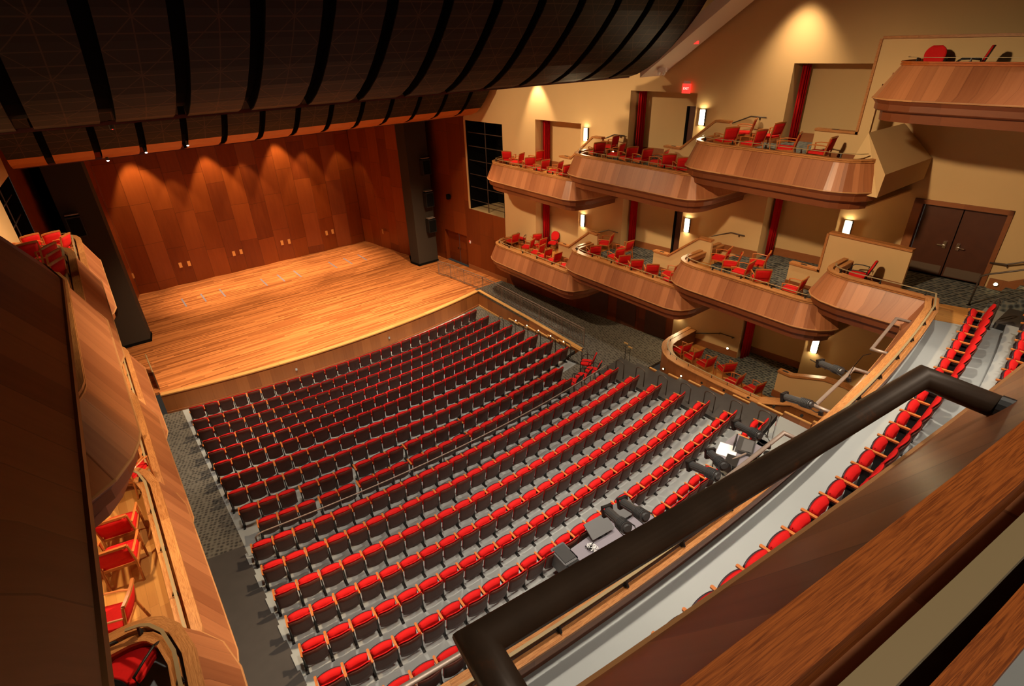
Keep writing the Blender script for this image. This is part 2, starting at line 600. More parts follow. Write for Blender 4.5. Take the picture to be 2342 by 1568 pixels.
def dup(root, loc, rz, label, group=None):
    r = root.copy()
    C.objects.link(r)
    r.location = loc
    r.rotation_euler = (0, 0, rz)
    r['label'] = label
    if group:
        r['group'] = group
    for ch in list(root.children):
        c = ch.copy()
        C.objects.link(c)
        c.parent = r
        for g in ch.children:
            d = g.copy()
            C.objects.link(d)
            d.parent = c
    return r


def mir(path, s):
    return path if s > 0 else [(-x, y) for x, y in reversed(path)]


def wx(y):                      # plaster side wall, right-hand side
    return 10.5 + 0.12 * (24.9 - y) if y <= 24.9 else 10.5 - 0.08 * (y - 24.9)


ROT0 = 62.0                     # centre of all the seating arcs is (0, 62)


def ay(x, r):
    return ROT0 - math.sqrt(r * r - x * x)


ORD = ['first', 'second', 'third', 'fourth', 'fifth', 'sixth', 'seventh', 'eighth', 'ninth', 'tenth', 'eleventh', 'twelfth',
       'thirteenth', 'fourteenth', 'fifteenth', 'sixteenth', 'seventeenth', 'eighteenth', 'nineteenth', 'twentieth',
       'twenty-first', 'twenty-second', 'twenty-third', 'twenty-fourth', 'twenty-fifth', 'twenty-sixth', 'twenty-seventh', 'twenty-eighth']

# ------------------------------------------------------------------ building shell
# stage floor
poly = [(-10.0, 25.4)] + [(-8.4, 25.4)] + [(x, ay(x, 37.87)) for x in [(-8.4 + 16.8 * i / 32) for i in range(33)]] + [(8.4, 25.4), (10.45, 25.4), (10.0, 31.2), (10.0, 39.2), (-10.0, 39.2), (-10.0, 31.2)]
struct(MB().prism(poly, -0.12, 0.0).build('floor_stage', 'stage_boards'))
# apron front and its light nosing
arc = [(8.4 - 16.8 * i / 40, ay(8.4 - 16.8 * i / 40, 37.87)) for i in range(41)]
struct(MB().sweep(arc, [(0.02, -0.12), (0.02, -1.05), (-0.3, -1.05), (-0.3, -0.12)], True).build('wall_apron', 'apron_wood'))
struct(MB().sweep(arc, [(-0.22, 0.004), (0.035, 0.004), (0.035, -0.05), (-0.22, -0.05)], True).build('trim_1', 'nosing_wood'))
struct(MB().sweep(arc, [(0.02, -0.97), (0.05, -0.97), (0.05, -0.87), (0.02, -0.87)], True).build('trim_2', 'trim_wood'))
# outlet plates on the apron
for x in (-2.9, 2.0):
    y = ay(x, 37.87)
    tag(MB().box((x, y - 0.045, -0.5), (0.09, 0.02, 0.13)).build('outlet_plate', 'chrome'), 'small metal outlet plate on the stage front, %s one' % ('left' if x < 0 else 'right'), 'outlet')

# rear wall of the stage: folded panels
def backwall(x0, x1):
    mb = MB()
    n = 8
    x = x0
    i = 0
    while x < x1 - 0.01:
        xe = min(x + 1.06, x1)
        ya, yb = (38.62, 38.50) if i % 2 == 0 else (38.50, 38.62)
        mb.quad((x, ya, -0.02), (xe, yb, -0.02), (xe, yb, 12.5), (x, ya, 12.5), [(x, -0.04), (xe, -0.04), (xe, 12.4), (x, 12.4)])
        x = xe
        i += 1
    return mb
m = backwall(-9.5, 7.46)
struct(m.build('wall_back', 'stage_panel'))
# side walls of the stage shell
for s in (-1, 1):
    mb = MB()
    a, b = Vector((s * 7.46, 38.6, 0)), Vector((s * 8.75, 31.3, 0))
    L = (b - a).length
    n = 7
    for i in range(n):
        p = a.lerp(b, i / n)
        q = a.lerp(b, (i + 1) / n)
        dx = 0.07 * s
        if i % 2:
            p = p + Vector((dx, 0, 0))
        else:
            q = q + Vector((dx, 0, 0))
        mb.quad((p.x, p.y, -0.02), (q.x, q.y, -0.02), (q.x, q.y, 12.5), (p.x, p.y, 12.5), [(i * 1.06, -0.04), (i * 1.06 + 1.06, -0.04), (i * 1.06 + 1.06, 12.4), (i * 1.06, 12.4)])
    struct(mb.build('wall_stage_' + ('right' if s > 0 else 'left'), 'stage_panel'))

# brass push plates on the stage doors
def fold_y(x):
    u = (x + 9.5) / 1.06
    i = int(u)
    f = u - i
    return (38.62 - .12 * f) if i % 2 == 0 else (38.50 + .12 * f)


pl = [-4.84, -4.36, -1.67, -1.2, 1.49, 1.96, 4.66, 5.13]
for i, x in enumerate(pl):
    tag(MB().box((x, fold_y(x) - .012, 1.25), (0.17, 0.024, 0.32)).build('push_plate', 'brass'), 'brass push plate on the stage rear wall, %s from the left' % ORD[i], 'plate', 'push plates on the stage rear wall')
tag(MB().box((-7.46, fold_y(-7.46) - .012, 1.22), (0.17, 0.02, 0.32)).build('push_plate', 'brass'), 'dim brass plate low on the wall beside the left proscenium pier', 'plate')
tag(MB().box((7.78, 35.9, 1.3), (0.02, 0.17, 0.32)).build('push_plate', 'brass'), 'brass plate on the right side wall of the stage', 'plate')

# taped marks on the stage
tm = [(-5.59, 0), (-4.53, 0), (-3.46, 0), (-0.98, 0), (0.09, 0), (1.16, 0), (3.58, 0), (4.66, 0), (5.74, 0)]
for i, (x, _) in enumerate(tm):
    tag(MB().bx(x - 0.045, x + 0.045, 34.62, 36.1, 0.0005, 0.004).build('floor_tape', 'tape_grey'), 'grey tape line across the stage boards, %s from the left' % ORD[i], 'tape', 'tape lines on the stage')

# proscenium piers
for s in (-1, 1):
    poly = [(s * 7.9, 31.1), (s * 9.35, 31.1), (s * 9.35, 33.0), (s * 8.45, 33.0), (s * 7.76, 31.95)]
    struct(MB().prism(poly, 0.0, 12.3).build('wall_pier_' + ('right' if s > 0 else 'left'), 'charcoal_plaster'))
    p2 = [(s * 7.86, 31.06), (s * 9.37, 31.06), (s * 9.37, 31.2), (s * 8.2, 33.0), (s * 7.72, 31.97)]
    struct(MB().prism(p2, 0.0, 0.14).build('baseboard_pier_' + ('right' if s > 0 else 'left'), 'black_paint'))

# side walls next to the stage (wood) with a door, lighting slot above
for s in (-1, 1):
    sd = 'right' if s > 0 else 'left'
    mb = MB()

    def wq(y0, y1, z0, z1, off=0.0):
        a, b = s * (wx(y0) + off), s * (wx(y1) + off)
        mb.quad((a, y0, z0), (b, y1, z0), (b, y1, z1), (a, y0, z1), [(y0, z0), (y1, z0), (y1, z1), (y0, z1)])
    # door opening y 28.65..31.0 recessed
    wq(31.0, 33.2, -0.02, 12.5)
    wq(28.65, 31.0, 2.12, 12.5)
    wq(28.2, 28.65, -0.02, 12.5)
    wq(24.9, 28.2, -0.02, 4.0)
    for y in (28.65, 31.0):
        mb.quad((s * wx(y), y, 0), (s * (wx(y) + .3), y, 0), (s * (wx(y) + .3), y, 2.12), (s * wx(y), y, 2.12))
    mb.quad((s * wx(28.65), 28.65, 2.12), (s * wx(31), 31.0, 2.12), (s * (wx(31) + .3), 31.0, 2.12), (s * (wx(28.65) + .3), 28.65, 2.12))
    struct(mb.build('wall_wood_' + sd, 'wall_panel'))
    d = MB()
    for (ya, yb) in ((28.65, 29.8), (29.83, 31.0)):
        a, b = s * (wx(ya) + .26), s * (wx(yb) + .26)
        d.quad((a, ya, 0.0), (b, yb, 0.0), (b, yb, 2.1), (a, ya, 2.1), [(ya, 0), (yb, 0), (yb, 2.1), (ya, 2.1)])
    dd = d.build('door_' + ('1' if s > 0 else '2'), 'wall_panel')
    struct(dd)
    for y in (29.7, 29.93):
        MB().box((s * (wx(y) + .22), y, 1.0), (0.05, 0.1, 0.06)).build('door_handle', 'chrome', dd)
    # wood base board
    mb2 = MB()
    mb2.sweep(mir([(wx(31.1) - 0.0, 31.1), (wx(24.9), 24.9)] if False else [(wx(28.6), 28.6), (wx(24.9), 24.9)], s), [(0.0, 0), (-0.03, 0), (-0.03, 0.28), (0.0, 0.28)], True)
    struct(mb2.build('baseboard_wood_' + sd, 'trim_wood'))
    # lighting slot: black recess behind the opening
    k = MB()
    a0, a1 = wx(28.1), wx(24.95)
    k.quad((s * a0, 28.1, 4.0), (s * (a0 + 2.2), 28.1, 4.0), (s * (a0 + 2.2), 28.1, 9.1), (s * a0, 28.1, 9.1))
    k.quad((s * a1, 24.95, 4.0), (s * (a1 + 2.2), 24.95, 4.0), (s * (a1 + 2.2), 24.95, 9.1), (s * a1, 24.95, 9.1))
    k.quad((s * (a0 + 2.2), 28.1, 4.0), (s * (a1 + 2.2), 24.95, 4.0), (s * (a1 + 2.2), 24.95, 9.1), (s * (a0 + 2.2), 28.1, 9.1))
    k.quad((s * a0, 28.1, 9.1), (s * (a0 + 2.2), 28.1, 9.1), (s * (a1 + 2.2), 24.95, 9.1), (s * a1, 24.95, 9.1))
    struct(k.build('wall_slot_' + sd, 'black_paint'))
    struct(MB().quad((s * a0, 28.1, 4.0), (s * (a0 + 2.2), 28.1, 4.0), (s * (a1 + 2.2), 24.95, 4.0), (s * a1, 24.95, 4.0)).build('floor_slot_' + sd, 'cream_plaster'))
    # pipe grid in the slot
    g = thing('pipe_ladder', 'black pipe grid standing in the %s wall opening beside the stage' % sd, 'pipe grid', (s * 10.55, 26.5, 4.0))
    def loc(p):
        return (p[0] - s * 10.55, p[1] - 26.5, p[2] - 4.0)
    for z in (4.55, 5.35, 6.1, 6.9, 7.7, 8.45):
        MB().cyl(loc((s * (wx(28.05) + .15), 28.06, z)), loc((s * (wx(25.0) + .15), 25.0, z)), 0.025, 8).build('crossbar', 'dark_rail', g)
    for y in (26.55, ):
        MB().cyl(loc((s * (wx(y) + .18), y, 4.0)), loc((s * (wx(y) + .18), y, 9.08)), 0.03, 8).build('upright', 'dark_rail', g)
    if s > 0:
        struct(MB().yzprism([(28.2, 4.0), (28.05, 4.0), (28.05, 9.1), (28.2, 9.1)], wx(28.1) - 0.02, wx(28.1) + 0.02).build('trim_3', 'cream_plaster'))
    # mouldings
    mb3 = MB()
    for z in (2.35, 2.40):
        pass

# plaster side walls with tall openings
OPS = [(19.58, 22.5, 2.0, 9.5), (13.91, 16.97, 2.9, 11.0), (7.95, 10.5, 0.3, 12.05)]
for s in (-1, 1):
    sd = 'right' if s > 0 else 'left'
    mb = MB()

    def wq(y0, y1, z0, z1, off=0.0):
        a, b = s * (wx(y0) + off), s * (wx(y1) + off)
        mb.quad((a, y0, z0), (b, y1, z0), (b, y1, z1), (a, y0, z1))
    ZT = 19.0
    wq(24.9, 28.2, 9.1, ZT)
    wq(28.2, 33.0, 12.4, ZT)
    wq(22.5, 24.9, 2.3, ZT)
    wq(16.97, 19.58, 2.3, ZT)
    wq(13.91, 16.97, 11.0, ZT)
    wq(19.58, 22.5, 9.5, ZT)
    wq(13.7, 13.91, 2.3, ZT)
    wq(10.5, 13.7, -0.5, ZT)
    wq(7.95, 10.5, 12.05, ZT)
    wq(5.65, 7.95, -0.5, ZT)
    wq(3.54, 5.65, 8.07, ZT)
    wq(3.54, 5.65, -0.5, 5.75)
    wq(-9.0, 3.54, -0.5, ZT)
    DEP = 0.95
    for (y0, y1, z0, z1) in OPS:
        wq(y0, y1, z0, z1, DEP)
        for y in (y0, y1):
            mb.quad((s * wx(y), y, z0), (s * (wx(y) + DEP), y, z0), (s * (wx(y) + DEP), y, z1), (s * wx(y), y, z1))
        mb.quad((s * wx(y0), y0, z1), (s * wx(y1), y1, z1), (s * (wx(y1) + DEP), y1, z1), (s * (wx(y0) + DEP), y0, z1))
    # vestibule of the double door
    wq(3.54, 5.65, 5.75, 8.07, 0.0) if s < 0 else None
    struct(mb.build('wall_' + sd, 'cream_plaster'))
    # dark wood wall under the boxes beside the aisle
    k = MB()
    k.quad((s * wx(24.9), 24.9, -0.02), (s * wx(13.7), 13.7, -0.02), (s * wx(13.7), 13.7, 2.3), (s * wx(24.9), 24.9, 2.3), [(24.9, 0), (13.7, 0), (13.7, 2.3), (24.9, 2.3)])
    struct(k.build('wall_lower_' + sd, 'wall_panel'))
    for i, (y0, n) in enumerate(((18.6, 'a'), (16.9, 'b'), (15.2, 'c'))):
        q = MB().quad((s * (wx(y0) - .03), y0, 0.02), (s * (wx(y0 - 1.15) - .03), y0 - 1.15, 0.02), (s * (wx(y0 - 1.15) - .03), y0 - 1.15, 2.05), (s * (wx(y0) - .03), y0, 2.05))
        struct(q.build('door_%d' % (3 + i + (3 if s < 0 else 0)), 'door_wood'))

# ceiling, rear wall
struct(MB().bx(-16, 16, -9.5, 40, 18.5, 18.7).build('ceiling', 'black_paint'))
struct(MB().bx(-16, 16, -9.3, -9.1, -1.5, 18.6).build('wall_rear', 'cream_plaster'))
for s in (-1, 1):
    struct(MB().quad((s * 10.0, 33.0, 0), (s * 10.0, 39.2, 0), (s * 10.0, 39.2, 18.6), (s * 10.0, 33.0, 18.6)).build('wall_wing_' + ('right' if s > 0 else 'left'), 'black_paint'))
struct(MB().bx(-10.5, 10.5, 38.75, 38.85, 0, 18.6).build('wall_shell', 'black_paint'))

# pale sloping ceiling beams
for s in (-1, 1):
    struct(MB().yzprism([(15.5, 11.6), (15.5, 12.1), (5.5, 18.6), (5.0, 18.6)], s * 10.2, s * 11.55).build('ceiling_beam_' + ('right' if s > 0 else 'left'), 'pale_plaster'))
e = thing('emergency_light', 'small white twin-headed emergency light on the pale ceiling beam', 'emergency light', (10.8, 14.9, 11.85))
MB().box((0, 0, 0), (0.12, 0.34, 0.16)).build('housing', 'white_plastic', e)
for y in (-.12, .12):
    MB().cyl((-.04, y, -.08), (-.1, y, -.16), 0.06, 10).build('lamp_head', 'white_plastic', e)
tag(MB().box((11.15, 13.8, 12.75), (0.1, 0.2, 0.1)).build('alarm_strobe', 'exit_red'), 'small red alarm strobe on the pale ceiling beam', 'alarm')

# ------------------------------------------------------------------ acoustic clouds
GX = [-8.82 + 1.47 * i for i in range(13)]
PR1 = [(16.0, 11.62), (15.6, 11.72), (15.1, 11.95), (14.6, 12.25), (14.05, 12.68), (13.5, 13.2), (13.05, 13.7), (12.65, 14.3), (12.3, 15.0), (12.0, 15.8), (11.8, 16.7)]
PR2 = [(27.7, 9.38), (27.0, 9.48), (26.4, 9.66), (26.0, 9.9), (25.55, 10.3), (25.15, 10.75), (24.8, 11.3), (24.5, 12.0), (24.3, 12.8), (24.15, 13.8), (24.05, 15.0)]


def cloud_panel(xa, xb, prof, parent, th, nm='panel', mat='acoustic_panel'):
    L = [0.0]
    for i in range(1, len(prof)):
        L.append(L[-1] + math.hypot(prof[i][0] - prof[i - 1][0], prof[i][1] - prof[i - 1][1]))
    V, F, W = [], [], []
    n = len(prof)
    sag = lambda t: 0.0
    NX = 4
    for a in range(NX + 1):
        x = xa + (xb - xa) * a / NX
        for (y, z) in prof:
            V.append((x, y, z))
    # back side offset
    for a in range(NX + 1):
        x = xa + (xb - xa) * a / NX
        for i, (y, z) in enumerate(prof):
            j0, j1 = max(0, i - 1), min(n - 1, i + 1)
            ty, tz = prof[j1][0] - prof[j0][0], prof[j1][1] - prof[j0][1]
            l = math.hypot(ty, tz)
            V.append((x, y - tz / l * -th, z - ty / l * th))
    off = (NX + 1) * n
    for a in range(NX):
        for i in range(n - 1):
            q = (a * n + i, (a + 1) * n + i, (a + 1) * n + i + 1, a * n + i + 1)
            F.append(q)
            W.append([(a / NX, L[i] / 1.4), ((a + 1) / NX, L[i] / 1.4), ((a + 1) / NX, L[i + 1] / 1.4), (a / NX, L[i + 1] / 1.4)])
            F.append(tuple(off + k for k in reversed(q)))
            W.append(None)
    for i in range(n - 1):
        for a in (0, NX):
            F.append((a * n + i, a * n + i + 1, off + a * n + i + 1, off + a * n + i))
            W.append(None)
    for a in range(NX):
        for i in (0, n - 1):
            F.append((a * n + i, (a + 1) * n + i, off + (a + 1) * n + i, off + a * n + i))
            W.append(None)
    mb = MB()
    mb.add(V, F, W)
    return mb.build(nm, mat, parent)


for nm, prof, lab, th in (('near', PR1, 'big dark curved acoustic ceiling panels nearest the camera, in segments', 0.03), ('far', PR2, 'smaller dark acoustic ceiling panels hanging over the stage front', 0.03)):
    root = thing('acoustic_ceiling', lab, 'acoustic ceiling', (0, 0, 0))
    hw = 0.15 if nm == 'near' else 0.12
    ends = 10.15 if nm == 'near' else 9.95
    xs = [-ends] + GX + [ends]
    for i in range(len(xs) - 1):
        a = xs[i] + (hw if i else 0)
        b = xs[i + 1] - (hw if i + 1 < len(xs) - 1 else 0)
        if nm == 'far':
            cloud_panel(a, b, prof[3:], root, th)
            cloud_panel(a, b, prof[:4], root, th, 'lower_band', 'band_glow')
        else:
            cloud_panel(a, b, prof, root, th)
    # black slot liners behind the gaps
    for x in GX:
        mb = MB()
        y0 = prof[0][0]
        pf = [(y - 0.0, z + 0.22) for y, z in prof]
        V = []
        for xx in (x - hw - .05, x + hw + .05):
            for (y, z) in pf:
                V.append((xx, y + 0.22, z + 0.0))
        n = len(pf)
        mb.add(V, [(i, i + 1, n + i + 1, n + i) for i in range(n - 1)])
        for xx in (x - hw - .012, x + hw + .012):
            W_ = [(xx, y, z + .004) for y, z in prof] + [(xx, y + .3, z + .3) for y, z in prof]
            mb.add(W_, [(i, i + 1, n + i + 1, n + i) for i in range(n - 1)])
        mb.build('slot_liner', 'black_paint', root)
    mb = MB()
    y, z = prof[0]
    mb.bx(-ends, ends, y - 0.02, y + 0.05, z - 0.03, z + 0.05)
    mb.build('edge_rail', 'dark_edge', root)

# little spotlights in the slots
for i, (x, y, z) in enumerate(((-7.1, 26.9, 9.45), (-5.8, 26.6, 9.62), (-4.35, 26.2, 9.75), (-7.3, 16.1, 11.55))):
    t = thing('slot_spotlight', 'tiny lit spotlight peeking from the ceiling slots, %s from the left' % ORD[i], 'spotlight', (x, y, z))
    MB().cyl((0, 0, 0.12), (0, -.05, -.06), 0.05, 10).build('housing', 'fixture_black', t)
    MB().cyl((0, -.05, -.06), (0, -.055, -.065), 0.04 if i < 3 else 0.01, 10).build('lens', 'lens_glow' if i < 3 else 'exit_red', t)

# ------------------------------------------------------------------ orchestra floor
RW = [39.48, 40.74, 41.74, 42.76, 43.77, 44.73, 45.81, 46.84, 47.91, 48.78, 49.84, 50.91, 52.0, 53.04, 54.05, 55.08, 56.1]


def rowz(n):
    return -.97 + .115 * (n - 1) if n <= 8 else (-.03 if n == 9 else 0.0 if n == 10 else .15 * (n - 10))


def slope_z(r):
    if r < 39.5:
        return -.97
    if r < 46.95:
        return -.97 + .805 * (r - 39.5) / 7.35
    return min(0.0, -.155 + .155 * (r - 46.95) / 1.0)


def polar_floor(xa, xb, r0, r1, nr, zf, name, mat, th=0.1, nx=24):
    mb = MB()
    f = lambda u, v: (xa + (xb - xa) * u, ay(xa + (xb - xa) * u, r0 + (r1 - r0) * v), zf(r0 + (r1 - r0) * v))
    mb.slab(f, nx, nr, (0, 0, -th))
    return mb.build(name, mat)


struct(polar_floor(-7.85, 7.1, 37.9, 49.1, 24, slope_z, 'floor_front_seats', 'grey_floor'))
struct(polar_floor(-9.2, -7.85, 37.9, 49.1, 24, slope_z, 'floor_aisle_left', 'aisle_carpet', nx=3))
struct(polar_floor(7.1, 8.45, 37.9, 46.3, 24, slope_z, 'floor_aisle_right', 'aisle_carpet', nx=3))
struct(polar_floor(5.3, 7.1, 47.2, 48.35, 3, lambda r: slope_z(r) + 0.006, 'floor_cross_carpet', 'aisle_carpet', nx=4, th=0.004))
# carpet beside the rail at stage level and the cross aisle on the right
for s in (-1, 1):
    poly = [(s * 8.42, 25.4), (s * 8.1, 16.0), (s * 7.1, 15.85), (s * 7.1, 12.9), (s * wx(12.9), 12.9), (s * wx(24.9), 24.9), (s * wx(25.4), 25.4)]
    if s < 0:
        poly = [(-9.25, 25.4), (-9.25, 12.9), (-wx(12.9), 12.9), (-wx(24.9), 24.9), (-wx(25.4), 25.4)]
    struct(MB().prism(poly, -0.15, -0.005).build('floor_side_' + ('right' if s > 0 else 'left'), 'aisle_carpet'))
# tiers of the rear orchestra
for n in range(11, 18):
    r0, r1 = RW[n - 2] + .25 if n > 11 else 49.1, RW[n - 1] + .25
    z = rowz(n)
    struct(polar_floor(-7.88, 7.0 + 0.0 * n, r0, r1, 1, lambda r, z=z: z, 'floor_tier', 'grey_floor', th=z + 0.3, nx=20))
    struct(polar_floor(7.0, 8.72, r0 - .45, r1 - .45, 1, lambda r, z=z: z, 'floor_step_right', 'dark_rubber', th=z + 0.3, nx=3))
    struct(polar_floor(-9.3, -7.88, r0 - .45, r1 - .45, 1, lambda r, z=z: z, 'floor_step_left', 'dark_rubber', th=z + 0.3, nx=3))
struct(polar_floor(-9.3, 8.72, 56.0, 58.2, 1, lambda r: 1.05, 'floor_rear_tier', 'grey_floor', th=0.3, nx=20))
# curved kerb between left steps and seats
mb = MB()
for n in range(11, 18):
    y0, y1 = ay(-7.88, RW[n - 2] + .25), ay(-7.88, RW[n - 1] + .25)
    mb.bx(-7.93, -7.87, y1, y0, rowz(n) - .3, rowz(n) + 0.03)
struct(mb.build('trim_4', 'grey_floor'))

# wall between right aisle and the raised side floor, with caps, plus stepping hand bar and step lights
for s in (1,):
    pth = [(8.42, 25.1), (8.26, 20.5), (8.02, 16.0)]
    mb = MB().sweep(pth, [(0.0, -1.05), (0.12, -1.05), (0.12, 0.0), (0.0, 0.0)], True)
    struct(mb.build('wall_orchestra_right', 'apron_wood'))
    struct(MB().sweep(pth, [(-0.03, 0.0), (0.16, 0.0), (0.16, 0.035), (-0.03, 0.035)], True).build('trim_5', 'nosing_wood'))
    struct(MB().sweep([(8.40, 25.1), (8.3, 21.9)], [(-0.03, -.97), (0.0, -.97), (0.0, -.87), (-0.03, -.87)], True).build('trim_6', 'nosing_wood'))
    for i in range(7):
        y0 = 21.9 - i * 0.86
        z = -.62 + i * .095
        xx = lambda y: 8.02 + (y - 16.0) * .044
        struct(MB().sweep([(xx(y0) - .02, y0), (xx(y0 - .92) - .02, y0 - .92)], [(-0.05, z), (0.02, z), (0.02, z + .05), (-0.05, z + .05)], True).build('trim_%d' % (7 + i), 'nosing_wood'))
    for i, y in enumerate((21.2, 20.2, 19.2, 18.2, 17.2)):
        t = thing('step_light', 'small round step light on the low wall by the right aisle, %s from the stage' % ORD[i], 'light', (8.02 + (y - 16) * .044 - .03, y, -.45 + i * .1))
        MB().cyl((0.02, 0, 0), (-.02, 0, 0), .045, 12).build('bezel', 'chrome', t)
        MB().cyl((-.02, 0, 0), (-.026, 0, 0), .03, 12).build('lens', 'step_light_glass', t)

# railing along the stage-level side floor on the right
rl = [(8.05, 28.88), (8.3, 27.87), (8.42, 26.51), (8.6, 24.82), (8.62, 23.0), (8.56, 21.24), (8.52, 19.56), (8.45, 17.78), (8.42, 16.2)]
t = thing('guard_railing', 'long dark metal guard railing with thin balusters beside the stage, right side', 'railing', (8.05, 28.88, 0))
O_ = Vector((8.05, 28.88, 0))
P3 = lambda p, z: Vector((p[0], p[1], z)) - O_
for i, p in enumerate(rl):
    MB().box(P3(p, .46), (.035, .035, .92)).build('post', 'guard_metal', t)
for a, b in zip(rl, rl[1:]):
    MB().cyl(P3(a, .92), P3(b, .92), .026, 8).build('top_rail', 'guard_metal', t)
    MB().cyl(P3(a, .80), P3(b, .80), .016, 6).build('mid_rail', 'guard_metal', t)
    MB().cyl(P3(a, .08), P3(b, .08), .016, 6).build('bottom_rail', 'guard_metal', t)
    k = max(2, int(math.hypot(b[0] - a[0], b[1] - a[1]) / .115))
    mb = MB()
    for j in range(1, k):
        q = (a[0] + (b[0] - a[0]) * j / k, a[1] + (b[1] - a[1]) * j / k)
        mb.cyl(P3(q, .08), P3(q, .80), .011, 5)
    mb.build('balusters', 'guard_metal', t)

# inverted-U hand loops along the right aisle
def hand_loop(x, y, z, rz, h, w_, label, grp, mat='dark_rail'):
    t = thing('hand_loop', label, 'handrail', (x, y, z), rz, grp)
    pts = [(0, -w_ / 2, 0), (0, -w_ / 2, h - .12)]
    for k in range(1, 6):
        a = PI - PI * k / 6
        pts.append((0, w_ / 2 * math.cos(a), h - .12 + .12 * math.sin(a)))
    pts += [(0, w_ / 2, h - .12), (0, w_ / 2, 0)]
    MB().tube(pts, .02, 8).build('loop', mat, t, smooth=True)
    MB().cyl((0, -w_ / 2, 0), (0, -w_ / 2, .015), .05, 10).build('foot_plate', mat, t)
    return t


for i in range(7):
    n = i + 2
    r = RW[n] - .35
    hand_loop(7.14, ay(7.14, r) - .1, slope_z(r), 0.05, .92, .34, 'dark metal hand loop on the right aisle of the front seats, %s from the stage' % ORD[i], 'front aisle hand loops')
for i in range(7):
    n = 11 + i
    r = RW[n - 1] - .2
    hand_loop(7.22, ay(7.22, r), rowz(n), 0.05, .95, .42, 'tall curved hand loop beside the right stair aisle, %s from the stage' % ORD[i], 'stair aisle hand loops')

# two small posts with brass tops on the dark carpet
for i, (x, y) in enumerate(((8.87, 14.0), (8.72, 13.62))):
    t = thing('aisle_post', 'slim dark post with a brass top on the carpet by the orchestra box, %s one' % ('far' if i == 0 else 'near'), 'post', (x, y, 0))
    MB().cyl((0, 0, 0), (0, 0, .85), .015, 8).build('post', 'black_metal', t)
    MB().box((0, 0, .88), (.05, .22, .06)).build('sign_holder', 'brass', t)

# rail behind row ten
xs = [-7.3 + 14.0 * i / 28 for i in range(29)]
rr = 49.25
t = thing('cross_rail', 'long metal rail running between the front and rear orchestra seats', 'railing', (0, ay(0, rr), 0))
oy = ay(0, rr)
MB().tube([(-7.55, ay(-7.5, rr) - oy, 0.15), (-7.55, ay(-7.5, rr) - oy, .85), (-7.45, ay(-7.4, rr) - oy, .93)] + [(x, ay(x, rr) - oy, .95) for x in xs] + [(6.85, ay(6.85, rr) - oy, .88), (6.9, ay(6.9, rr) - oy, .15)], .022, 8).build('hand_rail', 'steel_pipe', t, smooth=True)
for x in (-6.2, -4.7, -3.2, -1.6, 0.0, 1.6, 3.1, 4.6, 5.9):
    MB().cyl((x, ay(x, rr) - oy, 0), (x, ay(x, rr) - oy, .94), .018, 8).build('post', 'dark_rail', t)

# ------------------------------------------------------------------ theatre seats
def seat_parts():
    W_ = 0.255
    def back(u, v, ex=0.0):
        a = 2 * u - 1
        z = .30 + .55 * v
        y = -.20 - .12 * v - .045 * (1 - a * a)
        x = W_ * a * (1 - .05 * (1 - v))
        z += .035 * (1 - a ** 4) * (1 if v > .9 else 0)
        if v < .05:
            z -= .03 * (1 - a * a)
        return (x, y, z)
    sh = MB().slab(lambda u, v: back(u, v), 8, 5, (0, -.022, 0))
    def cush(u, v):
        a = 2 * u - 1
        x, y, z = back(u, v)
        k = (1 - a ** 10) * (1 - (2 * v - 1) ** 8)
        return (x * .99, y + .03 + .05 * k, z + .012 + .03 * (v - .1))
    cu = MB().slab(cush, 8, 6, (0, -.024, -0.0))
    # folded seat: dark pan in front, red cushion behind it
    def pan(u, v):
        a = 2 * u - 1
        z = .34 + .33 * v - .03 * abs(a) ** 3 * (1 if v > .8 else 0)
        return (.245 * a, .10 - .02 * v - .03 * a * a, z)
    pn = MB().slab(pan, 8, 4, (0, .03, 0))
    def cu2(u, v):
        a = 2 * u - 1
        x, y, z = pan(u, v)
        k = (1 - abs(a) ** 12) * (1 - abs(2 * v - 1) ** 10)
        return (x * 1.0, y - .03 - .10 * k, z + .008)
    c2 = MB().slab(cu2, 8, 6, (0, .035, 0))
    ar = MB().rbox((-.28, -.02, .60), (.055, .36, .03), .02)
    st = MB()
    st.box((-.28, -.10, .30), (.03, .12, .58))
    st.box((-.28, -.06, .015), (.07, .34, .03))
    st.box((-.28, -.02, .50), (.03, .30, .05))
    return [('back_shell', sh, 'seat_shell', True), ('back_cushion', cu, 'red_fabric', True), ('seat_pan', pn, 'pan_shell', True),
            ('seat_cushion', c2, 'red_fabric', True), ('armrest', ar, 'arm_wood', False), ('stand', st, 'black_metal', False)]


SP = seat_parts()
SPM = {n: mb.mesh(n, m_, sm) for n, mb, m_, sm in SP}
ARM2 = SPM['armrest'].copy()
STD2 = SPM['stand'].copy()
for me in (ARM2, STD2):
    for v in me.vertices:
        v.co.x += .56


def seat_at(x, y, z, rz, label, group, end=False):
    t = thing('theatre_seat', label, 'theatre seat', (x, y, z), rz, group)
    for n, me in SPM.items():
        o = bpy.data.objects.new(n, me)
        C.objects.link(o)
        o.parent = t
    if end:
        for n, me in (('armrest', ARM2), ('stand', STD2)):
            o = bpy.data.objects.new(n, me)
            C.objects.link(o)
            o.parent = t
    return t


STUFF = []


def row_angles(r, x0, count, gaps=None, pitch=.563):
    th = math.asin(x0 / r)
    out = []
    for i in range(count):
        if gaps and i in gaps:
            th += gaps[i] / r
        out.append(th + pitch / 2 / r)
        th += pitch / r
    return out


